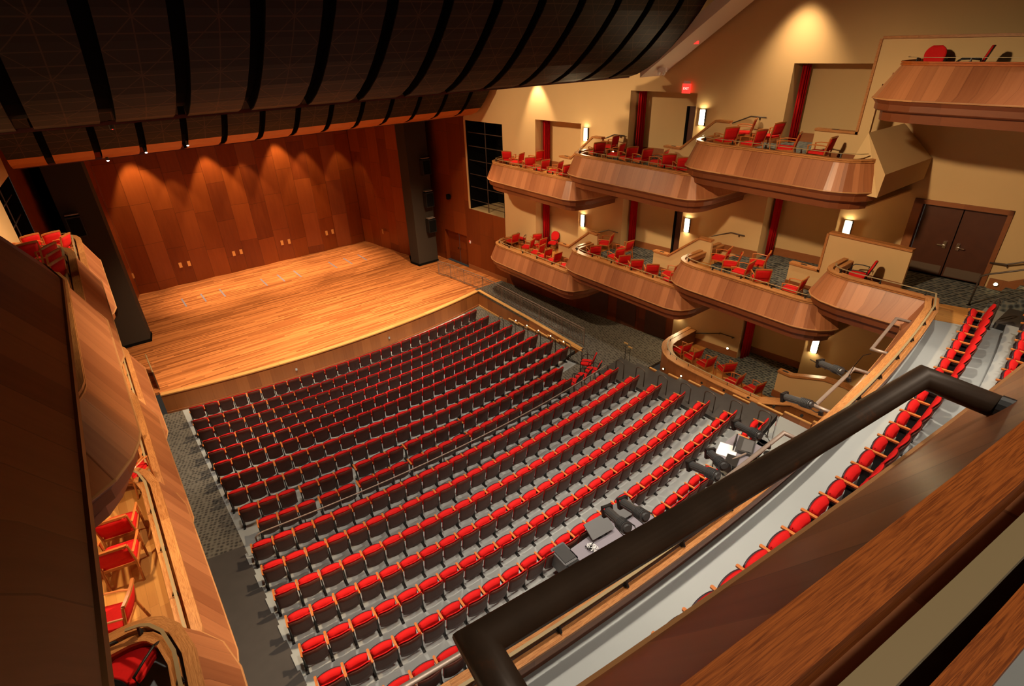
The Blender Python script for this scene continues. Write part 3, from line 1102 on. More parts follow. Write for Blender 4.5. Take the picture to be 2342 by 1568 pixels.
ROWN = {n: ORD[n - 1] for n in range(1, 18)}
for n in range(1, 18):
    r = RW[n - 1] - .33
    z = rowz(n)
    if n == 9:
        A = row_angles(r, -7.62, 22, {3: .12, 6: .12, 9: .12, 13: .1, 17: .1, 20: .1})
    elif n == 10:
        A = row_angles(r, -7.32, 21, {3: .12, 5: .12, 8: .12, 12: .1, 16: .1})
    elif n == 17:
        A = row_angles(r, -7.85, 9, None) + row_angles(r, 1.05, 5, None) + row_angles(r, 5.9, 2, None)
    elif n == 1:
        A = row_angles(r, -7.62, 26)
    else:
        A = row_angles(r, -7.70 if n < 11 else -7.74, 26)
    for i, a in enumerate(A):
        x, y = r * math.sin(a), ROT0 - r * math.cos(a)
        end = i == len(A) - 1 or (n == 17 and i in (8, 13))
        own = n >= 8 or (n == 7 and i < 14)
        if not own:
            STUFF.append((x, y, z, a, end))
            continue
        if n == 17 and i > 13:
            lab = 'red theatre seat in the rearmost orchestra row by the right stairs, %s from the stairs' % ORD[15 - i]
        elif n == 17 and i > 8:
            lab = 'red theatre seat of the rearmost row between the two tech tables, %s from the left' % ORD[i - 9]
        else:
            lab = 'red folding theatre seat in the %s row from the stage, %s from the left aisle' % (ROWN[n], ORD[i])
        seat_at(x, y, z, a, lab, 'orchestra theatre seats', end)

# seats of the rows nearest the stage as one mass
V, F, MI, mats = [], [], [], []
for (x, y, z, a, end) in STUFF:
    mt = Matrix.Translation((x, y, z)) @ Matrix.Rotation(a, 4, 'Z')
    lst = [me for me in SPM.values()] + ([ARM2, STD2] if end else [])
    for me in lst:
        if me.materials[0] not in mats:
            mats.append(me.materials[0])
        mi = mats.index(me.materials[0])
        o = len(V)
        V += [tuple(mt @ v.co) for v in me.vertices]
        for p in me.polygons:
            F.append(tuple(o + k for k in p.vertices))
            MI.append(mi)
me = bpy.data.meshes.new('theatre_seat_rows')
me.from_pydata(V, [], F)
for m_ in mats:
    me.materials.append(m_)
me.polygons.foreach_set('material_index', MI)
me.polygons.foreach_set('use_smooth', [mats[i].name in ('seat_shell', 'red_fabric', 'pan_shell') for i in MI])
o = bpy.data.objects.new('theatre_seat_rows', me)
C.objects.link(o)
tag(o, 'rows of red folding theatre seats nearest the stage front', 'theatre seats', None, 'stuff')

# mezzanine seats
for (rw, r, z, x0, cnt, nm) in ((1, 60.24, 5.8, -4.45, 24, 'front'), (2, 61.30, 6.1, -4.7, 24, 'second')):
    rr_ = r - .30
    A = row_angles(rr_, x0, cnt, None, .575)
    for i, a in enumerate(A):
        if rw == 2 and i < 14:
            continue
        x, y = rr_ * math.sin(a), ROT0 - rr_ * math.cos(a)
        seat_at(x, y, z, a, 'red folding seat in the %s row of the mezzanine, %s from the right stairs' % (nm, ORD[cnt - 1 - i]), 'mezzanine theatre seats', i == cnt - 1)

# ------------------------------------------------------------------ box and balcony fronts
def front_path(Y0, fourth=False, short=False, dx=0.0):
    ya = Y0 + .12
    P = [(wx(ya) + .02, ya), (9.6, Y0 + .1), (9.28, Y0 + .02), (9.0 + dx, Y0 - .18), (8.78 + dx, Y0 - .56), (8.68 + dx, Y0 - 1.1)]
    if short:
        P += [(8.70 + dx, Y0 - 5.2), (8.74 + dx, Y0 - 5.4), (8.84 + dx, Y0 - 5.68), (9.04 + dx, Y0 - 6.0), (9.35, Y0 - 6.24), (9.62, Y0 - 6.34)]
    elif not fourth:
        yb = Y0 - 7.2
        P += [(8.72 + dx, Y0 - 6.25), (8.82 + dx, Y0 - 6.65), (9.0 + dx, Y0 - 6.9), (9.3, Y0 - 7.08), (9.7, Y0 - 7.17), (wx(yb) + .02, yb)]
    return P


def parapet(root, path, z, inset, ledge_drop, org, flr=.25, cw=.10, l0=.145, l1=.27, ro=.155, rz=.985, rw=.022):
    """all parts of a flared wooden balcony front; heights relative to the lower lip"""
    ox, oy, oz = org
    def B(mb, name, mat, smooth=False):
        mb.v = [(a - ox, b - oy, c - oz) for a, b, c in mb.v]
        return mb.build(name, mat, root, smooth)
    B(MB().sweep(path, [(0.0, 0.0), (inset, .80), (inset + .06, .80), (.06, 0.0)], True, z), 'front_panel', 'front_panel_wood')
    B(MB().sweep(path, [(-.008, -.025), (-.014, -.008), (-.006, .012), (.012, .016), (.04, -.025)], True, z), 'lip_moulding', 'lip_wood')
    B(MB().sweep(path, [(.02, -.035), (.10, -.13), (.10, -.27), (.14, -.30), (.26, -.30), (.28, -.55), (.36, -.55), (.36, -.035)], True, z), 'fascia', 'dark_fascia')
    i = inset
    capm = 'cap_oak' if ledge_drop < .1 else 'red_oak'
    B(MB().sweep(path, [(i - .05, .77), (i - .05, .80), (i - .02, .80), (i - .02, .825), (i - .05, .825), (i - .05, .86), (i + cw, .86), (i + cw, .77)], True, z), 'cap_rail', capm)
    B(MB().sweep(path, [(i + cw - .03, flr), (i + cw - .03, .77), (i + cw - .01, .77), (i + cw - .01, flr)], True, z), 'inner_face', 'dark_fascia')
    B(MB().sweep(path, [(i + l0, .80 - ledge_drop), (i + l0, .845 - ledge_drop), (i + l1, .845 - ledge_drop), (i + l1, .80 - ledge_drop)], True, z), 'inner_ledge', 'cap_oak' if ledge_drop < .1 else 'red_oak')
    B(MB().sweep(path, [(i + l0 + .01, .80 - ledge_drop - .16), (i + l0 + .01, .81 - ledge_drop), (i + l1 - .02, .81 - ledge_drop), (i + l1 - .02, .80 - ledge_drop - .16)], True, z), 'ledge_apron', 'trim_wood')
    # metal rail on brackets
    rp = offset(path, i + ro)
    pts = [(x, y, z + .985) for x, y in rp]
    sub = pts[1:-1]
    mb = MB()
    mb.sweep([(x, y) for x, y, _ in sub], [(-rw, rz - .015), (-rw, rz), (rw, rz), (rw, rz - .015)], True, z)
    B(mb, 'hand_rail', 'rail_metal')
    acc = 0.5
    br = []
    for a, b in zip(sub, sub[1:]):
        L = math.hypot(b[0] - a[0], b[1] - a[1])
        s_ = acc
        while s_ < L:
            t_ = s_ / L
            br.append((a[0] + (b[0] - a[0]) * t_, a[1] + (b[1] - a[1]) * t_, math.atan2(b[1] - a[1], b[0] - a[0])))
            s_ += 1.15
        acc = s_ - L
    for (x, y, an) in br:
        rot = Matrix.Rotation(an, 3, 'Z')
        m2 = MB()
        P = [Vector((-.012, -.03, z + .86)), Vector((-.012, .065, z + .86)), Vector((-.012, .012, z + rz - .015)), Vector((-.012, -.012, z + rz - .015))]
        Q = [p + Vector((.024, 0, 0)) for p in P]
        VV = [rot @ Vector((p.x, p.y, 0)) + Vector((x, y, p.z)) for p in P + Q]
        m2.add(VV, [(0, 1, 2, 3), (7, 6, 5, 4), (0, 4, 5, 1), (1, 5, 6, 2), (2, 6, 7, 3), (3, 7, 4, 0)])
        m2.box((x, y, z + .85), (.05, .05, .03), rot)
        B(m2, 'bracket', 'black_metal')
    return B


LV = {('L', 1): (24.35, 2.30), ('L', 2): (18.35, 3.40), ('L', 3): (12.3, 4.50), ('U', 1): (24.35, 6.70), ('U', 2): (18.35, 7.80), ('U', 3): (12.3, 8.92)}
TN = {'L': 'lower', 'U': 'upper'}
PN = {1: 'nearest the stage', 2: 'in the middle', 3: 'nearest the balcony'}
for (tier, k), (Y0, z) in LV.items():
    for s in (1, -1):
        sd = 'right' if s > 0 else 'left'
        path = mir(front_path(Y0, False, k == 3, {1: -.15, 2: -.04, 3: 0.0}[k]), s)
        root = thing('balcony_box', 'curved wooden balcony box of the %s tier on the %s wall, %s' % (TN[tier], sd, PN[k]), 'balcony box', (s * 9.5, Y0 - 3.5, z))
        org = (s * 9.5, Y0 - 3.5, z)
        B = parapet(root, path, z, .33, .02 if tier == 'L' else .05, org, .38)
        fl = z + .38
        inner = offset(path, .40)
        outer = offset(path, .33)
        if k == 3:
            e_ = [(s * (wx(6.0) - .02), 6.1), ]
            inner = inner + e_ if s > 0 else e_ + inner
            outer = outer + e_ if s > 0 else e_ + outer
        wl = [(s * (wx(Y0) - .02), Y0), (s * (wx(Y0 - 7.1) - .02), Y0 - 7.1)]
        B(MB().prism(inner, fl - .08, fl), 'box_floor', 'box_floor')
        B(MB().prism(outer, z - .54, z - .50), 'soffit', 'cream_plaster')
        # raised rear floor along the wall
        if not (k == 1):
            ya, yb = Y0 - 1.0, Y0 - 5.0
            poly = [(s * 10.35, ya), (s * (wx(ya) - .02), ya), (s * (wx(yb) - .02), yb), (s * 10.35, yb)]
            B(MB().prism(poly, fl, fl + .14), 'carpet_step', 'blue_carpet')
            o0 = OPS[k - 1]
            poly = [(s * (wx(o0[1]) - .05), o0[1] - .02), (s * (wx(o0[1]) + .93), o0[1] - .02), (s * (wx(o0[0]) + .93), o0[0] + .02), (s * (wx(o0[0]) - .05), o0[0] + .02)]
            B(MB().prism(poly, fl, fl + .14), 'alcove_floor', 'blue_carpet')
        else:
            o0 = OPS[0]
            poly = [(s * (wx(o0[1]) - .05), o0[1] - .02), (s * (wx(o0[1]) + .93), o0[1] - .02), (s * (wx(o0[0]) + .93), o0[0] + .02), (s * (wx(o0[0]) - .05), o0[0] + .02)]
            B(MB().prism(poly, fl - .08, fl + .01), 'alcove_floor', 'box_floor')
        fz = fl + (.14 if k > 1 else 0)
        # baseboards
        mb = MB()
        ob = OPS[k - 1]
        y1_ = Y0 - .3
        for ya, yb, off in ((y1_, ob[1], -.03), (ob[1], ob[0], .92), (ob[0], Y0 - 6.0, -.03)):
            mb.sweep(mir([(wx(ya) + off, ya), (wx(yb) + off, yb)], s), [(0, 0), (0, .30), (.03, .30), (.03, 0)], True, fz)
        B(mb, 'baseboard', 'trim_wood')
        # red curtain at the stage side of the alcove
        zt = 0
        if tier == 'U':
            ztop = ob[3] - .03
        else:
            ztop = LV[('U', k)][1] - .6
        ct = thing('curtain', 'narrow red curtain hanging in the alcove of the %s %s box %s' % (TN[tier], sd, PN[k]), 'curtain', (s * (wx(ob[1]) + .35), ob[1] - .12, fz + .02))
        mb = MB()
        f = lambda u, v: (s * (.05 + .42 * u) , -.05 + .05 * math.sin(u * 22) - .05 * u, (ztop - fz - .05) * v)
        mb.slab(f, 24, 2, (0, .02, 0))
        mb.build('fabric', 'curtain_red', ct, True)
        # stair wall between this box and the next, with a wooden cap
        if s > 0:
            zn = LV[(tier, k + 1)][1] if k < 3 else None
            xp = {('L', 1): 10.62, ('L', 2): 10.78, ('L', 3): 10.75, ('U', 1): 10.62, ('U', 2): 10.78, ('U', 3): 10.95}[(tier, k)]
            ya = Y0 - 3.95
            zc = fl + .9
            yB = Y0 - 4.75
            if k < 3:
                zc2 = zn + .38 + .9
                top = [(ya, zc), (yB, zc), (Y0 - 6.15, zc2), (Y0 - 6.7, zc2)]
            else:
                zc2 = (5.6 if tier == 'L' else 11.4) + (1.52 if tier == 'L' else 1.35)
                top = [(8.45 if tier == 'L' else 8.7, zc), (7.52, zc), (7.4, zc), (7.38, zc2), (4.95 if tier == 'L' else 1.2, zc2)]
            lo = fl - .05
            pl_ = top + [(top[-1][0], lo), (top[0][0], lo)]
            if k == 3:
                z4 = (5.8 if tier == 'L' else 11.6)
                pl_ = top + [(top[-1][0], z4), (7.1, z4), (7.1, lo), (top[0][0], lo)]
            pw_ = thing('stair_wall', 'plaster stair wall with wooden cap %s the %s right box %s' % ('rising behind', TN[tier], PN[k]), 'stair wall', (xp, top[0][0], lo))
            def BW(mb, nm_, mt_):
                mb.v = [(a - xp, b - top[0][0], c - lo) for a, b, c in mb.v]
                return mb.build(nm_, mt_, pw_)
            BW(MB().yzprism(pl_, xp - .06, xp + .06), 'plaster', 'cream_plaster')
            mb = MB()
            for (a, b) in zip(top, top[1:]):
                dy, dz = b[0] - a[0], b[1] - a[1]
                l = math.hypot(dy, dz)
                if l < .05:
                    continue
                ny, nz = -dz / l * .07, dy / l * .07
                if nz < 0:
                    ny, nz = -ny, -nz
                if abs(dz) > abs(dy) * 3:
                    ny, nz = .07, 0
                mb.yzprism([(a[0], a[1]), (b[0], b[1]), (b[0] + ny, b[1] + nz), (a[0] + ny, a[1] + nz)], xp - .12, xp + .12)
            BW(mb, 'cap', 'cap_oak')
            BW(MB().yzprism([(top[0][0] + .02, fl), (top[0][0] + .02, fl + .3), ((top[-1][0] if k < 3 else 7.15), fl + .3), ((top[-1][0] if k < 3 else 7.15), fl)], xp - .08, xp - .055), 'baseboard', 'trim_wood')
            if k == 3:
                BW(MB().yzprism([(6.9, z4), (6.9, z4 + .3), (top[-1][0], z4 + .3), (top[-1][0], z4)], xp - .08, xp - .055), 'baseboard', 'trim_wood')
            # vent plate on the flat part of the cap
            BW(MB().box((xp, (top[0][0] + top[1][0]) / 2, zc + .075), (.08, .2, .012)), 'vent_plate', 'black_metal')
            if k < 3:
                hr = thing('wall_handrail', 'dark wall handrail above the stairs behind the %s right box %s' % (TN[tier], PN[k]), 'handrail', (wx(18) - .1, Y0 - 6.6, zc2))
                o3 = Vector((wx(18) - .1, Y0 - 6.6, zc2))
                xw = wx(Y0 - 7) - .08
                pts = [Vector((xw - .05, Y0 - 5.6, zc2 - .35)), Vector((xw, Y0 - 6.7, zc2 + .1)), Vector((xw, Y0 - 7.3, zc2 + .1))]
                MB().tube([p - o3 for p in pts], .022, 8).build('rail', 'dark_rail', hr, True)
                MB().box(pts[2] - o3 + Vector((.03, .25, -.06)), (.07, .03, .08)).build('bracket', 'dark_rail', hr)

# mezzanine and upper balcony: one continuous front from side wall to side wall
def long_path(Y0, r, xe):
    P = front_path(Y0, True)
    ye = ay(xe, r)
    P += [(xe + .02, ye + .06)]
    N = 44
    A = [(xe - 2 * xe * i / N, ay(xe - 2 * xe * i / N, r)) for i in range(1, N)]
    return P + A + [(-x, y) for x, y in reversed(P)]


for nm, Y0, r, xe, z, inset, ld, lab in (('mezzanine', 7.0, 58.57, 8.72, 5.6, .39, .02, 'long curved wooden mezzanine balcony with metal rail above the orchestra seats'),
                                         ('upper', 6.65, 61.88, 8.72, 11.4, .48, .22, 'upper balcony with dark flared front and red oak cap nearest the camera')):
    path = long_path(Y0, r, xe)
    root = thing('balcony', lab, 'balcony', (0, 0, z))
    if nm == 'mezzanine':
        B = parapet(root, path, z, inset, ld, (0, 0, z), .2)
    else:
        B = parapet(root, path, z, inset, ld, (0, 0, z), .25, .025, .095, .150, .092, .955, .017)
    inner = offset(path, inset + .08)
    poly = inner + [(-wx(3), 3.0), (-wx(-6), -6.0), (wx(-6), -6.0), (wx(3), 3.0)]
    B(MB().prism(poly, z + .08, z + .2), 'deck', 'grey_floor')
    poly = offset(path, .33) + [(-wx(3), 3.0), (-wx(-6), -6.0), (wx(-6), -6.0), (wx(3), 3.0)]
    B(MB().prism(poly, z - .54, z - .5), 'soffit', 'cream_plaster')
    if nm == 'mezzanine':
        fz = z + .2
        # wooden strip, carpet and stairs on the right
        B(MB().prism([(9.25, 6.5), (9.75, 6.5), (10.9, 3.1), (9.55, 3.0), (9.3, 3.75)], fz, fz + .012), 'floor_strip', 'box_floor')
        B(MB().prism([(9.75, 6.5), (wx(6.5) - .02, 6.5), (wx(2.9) - .02, 2.9), (11.0, 2.9), (10.9, 3.1)], fz, fz + .015), 'carpet', 'blue_carpet')
        # stairs rising toward the rear
        for i in range(8):
            B(MB().bx(11.3, wx(2.9 - .3 * i) - .05, 2.9 - .3 * (i + 1), 2.9 - .3 * i, fz, fz + .17 * (i + 1)), 'carpet_step', 'blue_carpet')
            B(MB().bx(9.95, 11.3, 2.9 - .5 * (i + 1), 2.9 - .5 * i, fz, fz + .02 + .15 * (i)), 'rubber_step', 'dark_rubber' if i > 0 else 'grey_floor')
        B(MB().yzprism([(3.35, fz), (3.35, fz + .32), (2.9, fz + .34), (.4, fz + 1.75), (.4, fz)], 12.98, 13.06), 'stringer', 'trim_wood')
        poly = [(x, ay(x, 60.65)) for x in [(-9.2 + 18.9 * q / 20) for q in range(21)]] + [(9.7, -5.5), (-9.2, -5.5)]
        B(MB().prism(poly, fz, fz + .3), 'second_tier', 'grey_floor')
    else:
        B(MB().prism([(9.25, 6.2), (wx(6.2) - .02, 6.2), (wx(0) - .02, 0), (9.25, 0)], z + .2, z + .22), 'carpet', 'blue_carpet')

# cream bulkhead under the upper balcony beside the third upper box
struct(MB().add([(9.3, 5.86, 8.82), (12.7, 5.84, 8.82), (12.7, 5.80, 9.46), (9.3, 5.82, 9.46), (9.5, 7.1, 8.82), (12.55, 7.1, 8.82), (12.55, 6.78, 10.4), (10.0, 6.78, 10.4)],
                [(0, 1, 2, 3), (4, 7, 6, 5), (0, 4, 5, 1), (3, 2, 6, 7), (0, 3, 7, 4), (1, 5, 6, 2)]).build('wall_bulkhead', 'cream_plaster'))

# double door of the mezzanine
d = thing('double_door', 'dark wooden double doors with lever handles and kick plates at mezzanine level', 'door', (12.95, 4.6, 5.8))
OO = Vector((12.95, 4.6, 5.8))
for (ya, yb, nm) in ((5.62, 4.62, 'door_leaf'), (4.59, 3.57, 'door_leaf')):
    a, b = wx(ya) + .12, wx(yb) + .12
    mb = MB().add([Vector(p) - OO for p in ((a, ya, 5.82), (b, yb, 5.82), (b, yb, 8.04), (a, ya, 8.04), (a + .05, ya, 5.82), (b + .05, yb, 5.82), (b + .05, yb, 8.04), (a + .05, ya, 8.04))],
                  [(0, 1, 2, 3), (4, 7, 6, 5), (0, 4, 5, 1), (1, 5, 6, 2), (2, 6, 7, 3), (3, 7, 4, 0)])
    lf = mb.build(nm, 'door_wood', d)
    yh = 4.78 if ya > 5 else 4.43
    MB().add([Vector((wx(yy) + .105, yy, zz)) - OO for yy, zz in ((ya - .05, 5.85), (yb + .05, 5.85), (yb + .05, 6.15), (ya - .05, 6.15))], [(0, 1, 2, 3)]).build('kick_plate', 'kick_plate', lf)
    MB().box(Vector((wx(yh) + .09, yh, 6.85)) - OO, (.04, .09, .22)).box(Vector((wx(yh) + .05, yh + (.09 if ya > 5 else -.09), 6.83)) - OO, (.03, .2, .03)).build('lever_handle', 'chrome', lf)
mb = MB()
for (ya, yb, za, zb) in ((5.9, 5.65, 5.8, 8.2), (3.54, 3.42, 5.8, 8.2), (5.9, 3.42, 8.06, 8.2)):
    mb.add([Vector(p) - OO for p in ((wx(ya) - .05, ya, za), (wx(yb) - .05, yb, za), (wx(yb) - .05, yb, zb), (wx(ya) - .05, ya, zb), (wx(ya) + .15, ya, za), (wx(yb) + .15, yb, za), (wx(yb) + .15, yb, zb), (wx(ya) + .15, ya, zb))],
           [(0, 1, 2, 3), (4, 7, 6, 5), (0, 4, 5, 1), (1, 5, 6, 2), (2, 6, 7, 3), (3, 7, 4, 0)])
mb.build('door_frame', 'trim_wood', d)
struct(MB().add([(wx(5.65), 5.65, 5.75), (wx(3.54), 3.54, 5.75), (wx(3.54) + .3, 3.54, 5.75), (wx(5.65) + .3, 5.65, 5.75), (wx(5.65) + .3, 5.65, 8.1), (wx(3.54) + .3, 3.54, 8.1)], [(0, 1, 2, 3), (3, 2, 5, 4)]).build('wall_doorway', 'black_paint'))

# dark doors in two of the alcoves
for (k, tier) in ((2, 'L'), (2, 'U')):
    o0 = OPS[1]
    z = LV[(tier, k)][1] + .52
    y0, y1 = 14.0, 14.75
    dd = thing('alcove_door', 'dark door in the alcove of the %s right box in the middle' % TN[tier], 'door', (wx(14.3) + .9, 14.35, z))
    q = Vector((wx(14.3) + .9, 14.35, z))
    MB().add([Vector(p) - q for p in ((wx(y1) + .9, y1, z), (wx(y0) + .9, y0, z), (wx(y0) + .9, y0, z + 2.1), (wx(y1) + .9, y1, z + 2.1), (wx(y1) + .94, y1, z), (wx(y0) + .94, y0, z), (wx(y0) + .94, y0, z + 2.1), (wx(y1) + .94, y1, z + 2.1))],
             [(0, 1, 2, 3), (4, 7, 6, 5), (0, 4, 5, 1), (1, 5, 6, 2), (2, 6, 7, 3), (3, 7, 4, 0)]).build('door_leaf', 'door_wood', dd)
    MB().box(Vector((wx(14.1) + .86, 14.15, z + 1.0)) - q, (.04, .22, .04)).build('push_bar', 'chrome', dd)
    MB().box(Vector((wx(14.8) + .88, 14.8, z + 1.05)) - q, (.06, .1, 2.1)).build('door_jamb', 'black_paint', dd)

# ------------------------------------------------------------------ orchestra level box, bottom right
bp = [(wx(12.9) + .0, 12.9), (10.4, 12.85), (9.9, 12.75), (9.5, 12.5), (9.15, 12.15), (8.92, 11.75), (8.82, 11.2), (8.74, 9.3), (8.76, 7.6), (9.55, 6.75), (9.62, 5.5), (9.62, 2.0)]
root = thing('orchestra_box', 'curved low wooden box at floor level on the right, with oak cap and rail', 'balcony box', (10, 9, 0.3))
ob_ = (10, 9, .3)
def BB(mb, name, mat, sm=False):
    mb.v = [(a - ob_[0], b - ob_[1], c - ob_[2]) for a, b, c in mb.v]
    return mb.build(name, mat, root, sm)
zc = 1.1
BB(MB().sweep(bp, [(0, -.4), (0, zc - .04), (.08, zc - .04), (.08, -.4)], True), 'outer_wall', 'apron_wood')
BB(MB().sweep(bp, [(-.04, zc - .04), (-.04, zc), (.16, zc), (.16, zc - .04)], True), 'cap_rail', 'cap_oak')
BB(MB().sweep(bp, [(.16, zc - .05), (.16, zc - .015), (.42, zc - .015), (.42, zc - .05)], True), 'inner_ledge', 'cap_oak')
BB(MB().sweep(bp, [(.36, .3), (.36, zc - .05), (.40, zc - .05), (.40, .3)], True), 'inner_face', 'dark_fascia')
rp = offset(bp, .2)[1:9]
BB(MB().sweep(rp, [(-.022, zc + .12), (-.022, zc + .135), (.022, zc + .135), (.022, zc + .12)], True), 'hand_rail', 'rail_metal')
for (a, b) in zip(rp, rp[1:]):
    L = math.hypot(b[0] - a[0], b[1] - a[1])
    for q in ([.5] if L < 1.2 else [.2, .8] if L > 1.6 else [.5]):
        BB(MB().box((a[0] + (b[0] - a[0]) * q, a[1] + (b[1] - a[1]) * q, zc + .05), (.02, .02, .15)), 'bracket', 'black_metal')
poly = offset(bp, .1)
BB(MB().prism(poly[:-1] + [(poly[-1][0], 2.0), (wx(2.0), 2.0)], .2, .35), 'box_floor', 'box_floor')
poly = [(11.0, 11.9), (wx(11.9) - .02, 11.9), (wx(5) - .02, 5), (10.6, 5), (10.5, 8.4)]
BB(MB().prism(poly, .35, .36), 'carpet', 'blue_carpet')
poly = [(wx(10.5) - .05, 10.48), (wx(10.5) + .93, 10.48), (wx(7.95) + .93, 7.97), (wx(7.95) - .05, 7.97)]
BB(MB().prism(poly, .2, .36), 'alcove_floor', 'blue_carpet')
mb = MB()
for ya, yb, off in ((12.8, 10.5, -.03), (10.5, 7.95, .92), (7.95, 5.6, -.03)):
    mb.sweep([(wx(ya) + off, ya), (wx(yb) + off, yb)], [(0, 0), (0, .30), (.03, .30), (.03, 0)], True, .36)
BB(mb, 'baseboard', 'trim_wood')
ct = thing('curtain', 'narrow dark red curtain in the alcove of the floor-level right box', 'curtain', (wx(10.5) + .35, 10.38, .37))
MB().slab(lambda u, v: (-.28 + .6 * u, -.05 + .05 * math.sin(u * 22) - .05 * u, 3.4 * v), 24, 2, (0, .02, 0)).build('fabric', 'curtain_red', ct, True)
# partition at the rear of that box
xp = 10.75
pw_ = thing('stair_wall', 'sloping plaster wall with oak cap behind the floor-level right box', 'stair wall', (xp, 8.0, .3))
top = [(7.95, 1.5), (7.45, 1.5), (6.3, 1.9), (5.6, 1.95), (4.4, 1.75)]
MB().yzprism([(a - 8.0, b - .3) for a, b in top + [(4.4, .3), (7.95, .3)]], -.06, .06).build('plaster', 'cream_plaster', pw_)
mb = MB()
for a, b in zip(top, top[1:]):
    mb.yzprism([(a[0] - 8, a[1] - .3), (b[0] - 8, b[1] - .3), (b[0] - 8, b[1] - .22), (a[0] - 8, a[1] - .22)], -.13, .13)
mb.build('cap', 'cap_oak', pw_)
MB().box((0, -.3, 1.285), (.09, .22, .012)).build('vent_plate', 'black_metal', pw_)
MB().yzprism([(0, .05), (0, .35), (-3.6, .35), (-3.6, .05)], -.085, -.06).build('baseboard', 'trim_wood', pw_)
for i, (ys, z0) in enumerate((((12.6, 11.3, 10.7), .9), ((7.6, 6.9, 5.0), 1.5))):
    hr = thing('wall_handrail', 'dark bent handrail on the plaster wall of the floor-level right box, %s end' % ('stage' if i == 0 else 'rear'), 'handrail', (wx(ys[0]) - .1, ys[0], z0))
    q = Vector((wx(ys[0]) - .1, ys[0], z0))
    pts = [Vector((wx(ys[0]) - .1, ys[0], z0)), Vector((wx(ys[1]) - .1, ys[1], z0 + (.45 if i == 0 else -.15))), Vector((wx(ys[2]) - .1, ys[2], z0 + (.45 if i == 0 else .3)))]
    MB().tube([p - q for p in pts], .024, 8).build('rail', 'dark_rail', hr, True)
    for p in pts[1:]:
        MB().box(p - q + Vector((.04, .1, -.05)), (.09, .03, .06)).build('bracket', 'dark_rail', hr)
# stepped wooden kerbs and step lights below that box
for i in range(8):
    n = 11 + i
    y0 = 12.4 - i * 0.98
    if y0 < 5.5:
        break
    z = .14 + .15 * i
    struct(MB().box((8.70, y0 - .42, z + .10), (.06, .95, .26)).build('trim_%d' % (20 + i), 'trim_wood'))
    struct(MB().box((8.70, y0 - .42, z + .245), (.08, .95, .03)).build('trim_%d' % (30 + i), 'nosing_wood'))
    t = thing('step_light', 'small dark step light on the floor-level box wall, %s from the stage' % ORD[i], 'light', ((8.93, 8.82, 8.79, 8.78, 8.77, 8.76, 8.76, 8.76)[i], y0 - .5, z + .36))
    MB().cyl((0.02, 0, 0), (-.04, 0, 0), .05, 12).build('bezel', 'black_metal', t)
    if i < 2:
        MB().cyl((-.04, 0, 0), (-.046, 0, 0), .035, 12).build('lens', 'step_light_glass', t)

# ------------------------------------------------------------------ sconces
def sconce(x, y, z, s, label):
    t = thing('wall_sconce', label, 'wall light', (s * x, y, z), 0)
    n = 8
    V = []
    pr = [(-.11 + .22 * i / n, -s * (.10 * math.sin(PI * i / n) + .02)) for i in range(n + 1)]
    mb = MB().prism([(b - 0.0, a) for a, b in pr], -.27, .27)
    mb.build('shade', 'sconce_glass', t)
    MB().box((-s * .03, -.125, 0), (.07, .012, .6)).box((-s * .03, .125, 0), (.07, .012, .6)).box((-s * .0, 0, 0), (.02, .26, .6)).build('frame', 'black_metal', t)
    return t


SC = [(19.23, 9.05, 'between the upper right box nearest the stage and the middle one'), (13.55, 10.15, 'above the stairs to the upper right box nearest the balcony'),
      (19.23, 4.95, 'above the stairs behind the lower right box nearest the stage'), (13.6, 5.8, 'beside the dark alcove door of the lower right tier'),
      (7.57, 6.85, 'above the half wall behind the mezzanine right corner'), (7.57, 2.1, 'low on the wall behind the floor-level right box'), (13.45, 1.75, 'under the middle lower right box at its rear')]
for (y, z, lb) in SC:
    sconce(wx(y) - .03, y, z, 1, 'glowing wall sconce ' + lb)
for (y, z, lb) in SC[:6]:
    if z > 6.5 or True:
        sconce(wx(y) - .03, y, z, -1, 'glowing wall sconce on the left wall at ' + ('upper' if z > 8 else 'middle' if z > 4 else 'bottom') + ' level by %s' % ('the first alcove' if y > 18 else 'the second alcove' if y > 10 else 'the third alcove'))

# exit sign
ex = thing('exit_sign', 'glowing red exit sign on the plaster above the middle upper box', 'exit sign', (wx(14.33) - .12, 14.33, 11.16), R(-90) - math.atan(.12) * 0)
MB().box((0, 0, 0), (.36, .06, .34)).build('panel', 'exit_red', ex)
MB().box((0, .0, .22), (.3, .03, .1)).build('mount', 'white_plastic', ex)
cu = bpy.data.curves.new('lettering', 'FONT')
cu.body = 'EXIT'
cu.size = .13
cu.align_x = 'CENTER'
cu.align_y = 'CENTER'
cu.extrude = .002
cu.materials.append(MATS['exit_white'])
tmp = bpy.data.objects.new('lettering_curve', cu)
lm = bpy.data.meshes.new_from_object(tmp)
bpy.data.objects.remove(tmp)
lt = bpy.data.objects.new('lettering', lm)
C.objects.link(lt)
lt.parent = ex
lt.location = (0, -.035, 0)
lt.rotation_euler = (R(90), 0, 0)

# step lights glowing near box floors
for i, (x, y, z) in enumerate(((wx(18.0) - .06, 17.6, 4.05), (wx(12) - .06, 11.9, 5.15), (wx(18.0) - .06, 17.6, 8.45), (wx(11.2) - .06, 10.9, .75))):
    t = thing('step_light', 'small round glowing floor light low on the plaster wall, ' + ('lower middle box', 'lower box nearest the balcony', 'upper middle box', 'floor-level box')[i], 'light', (x, y, z))
    MB().cyl((0.02, 0, 0), (-.02, 0, 0), .06, 12).build('bezel', 'chrome', t)
    MB().cyl((-.02, 0, 0), (-.028, 0, 0), .045, 12).build('lens', 'step_light_glass', t)

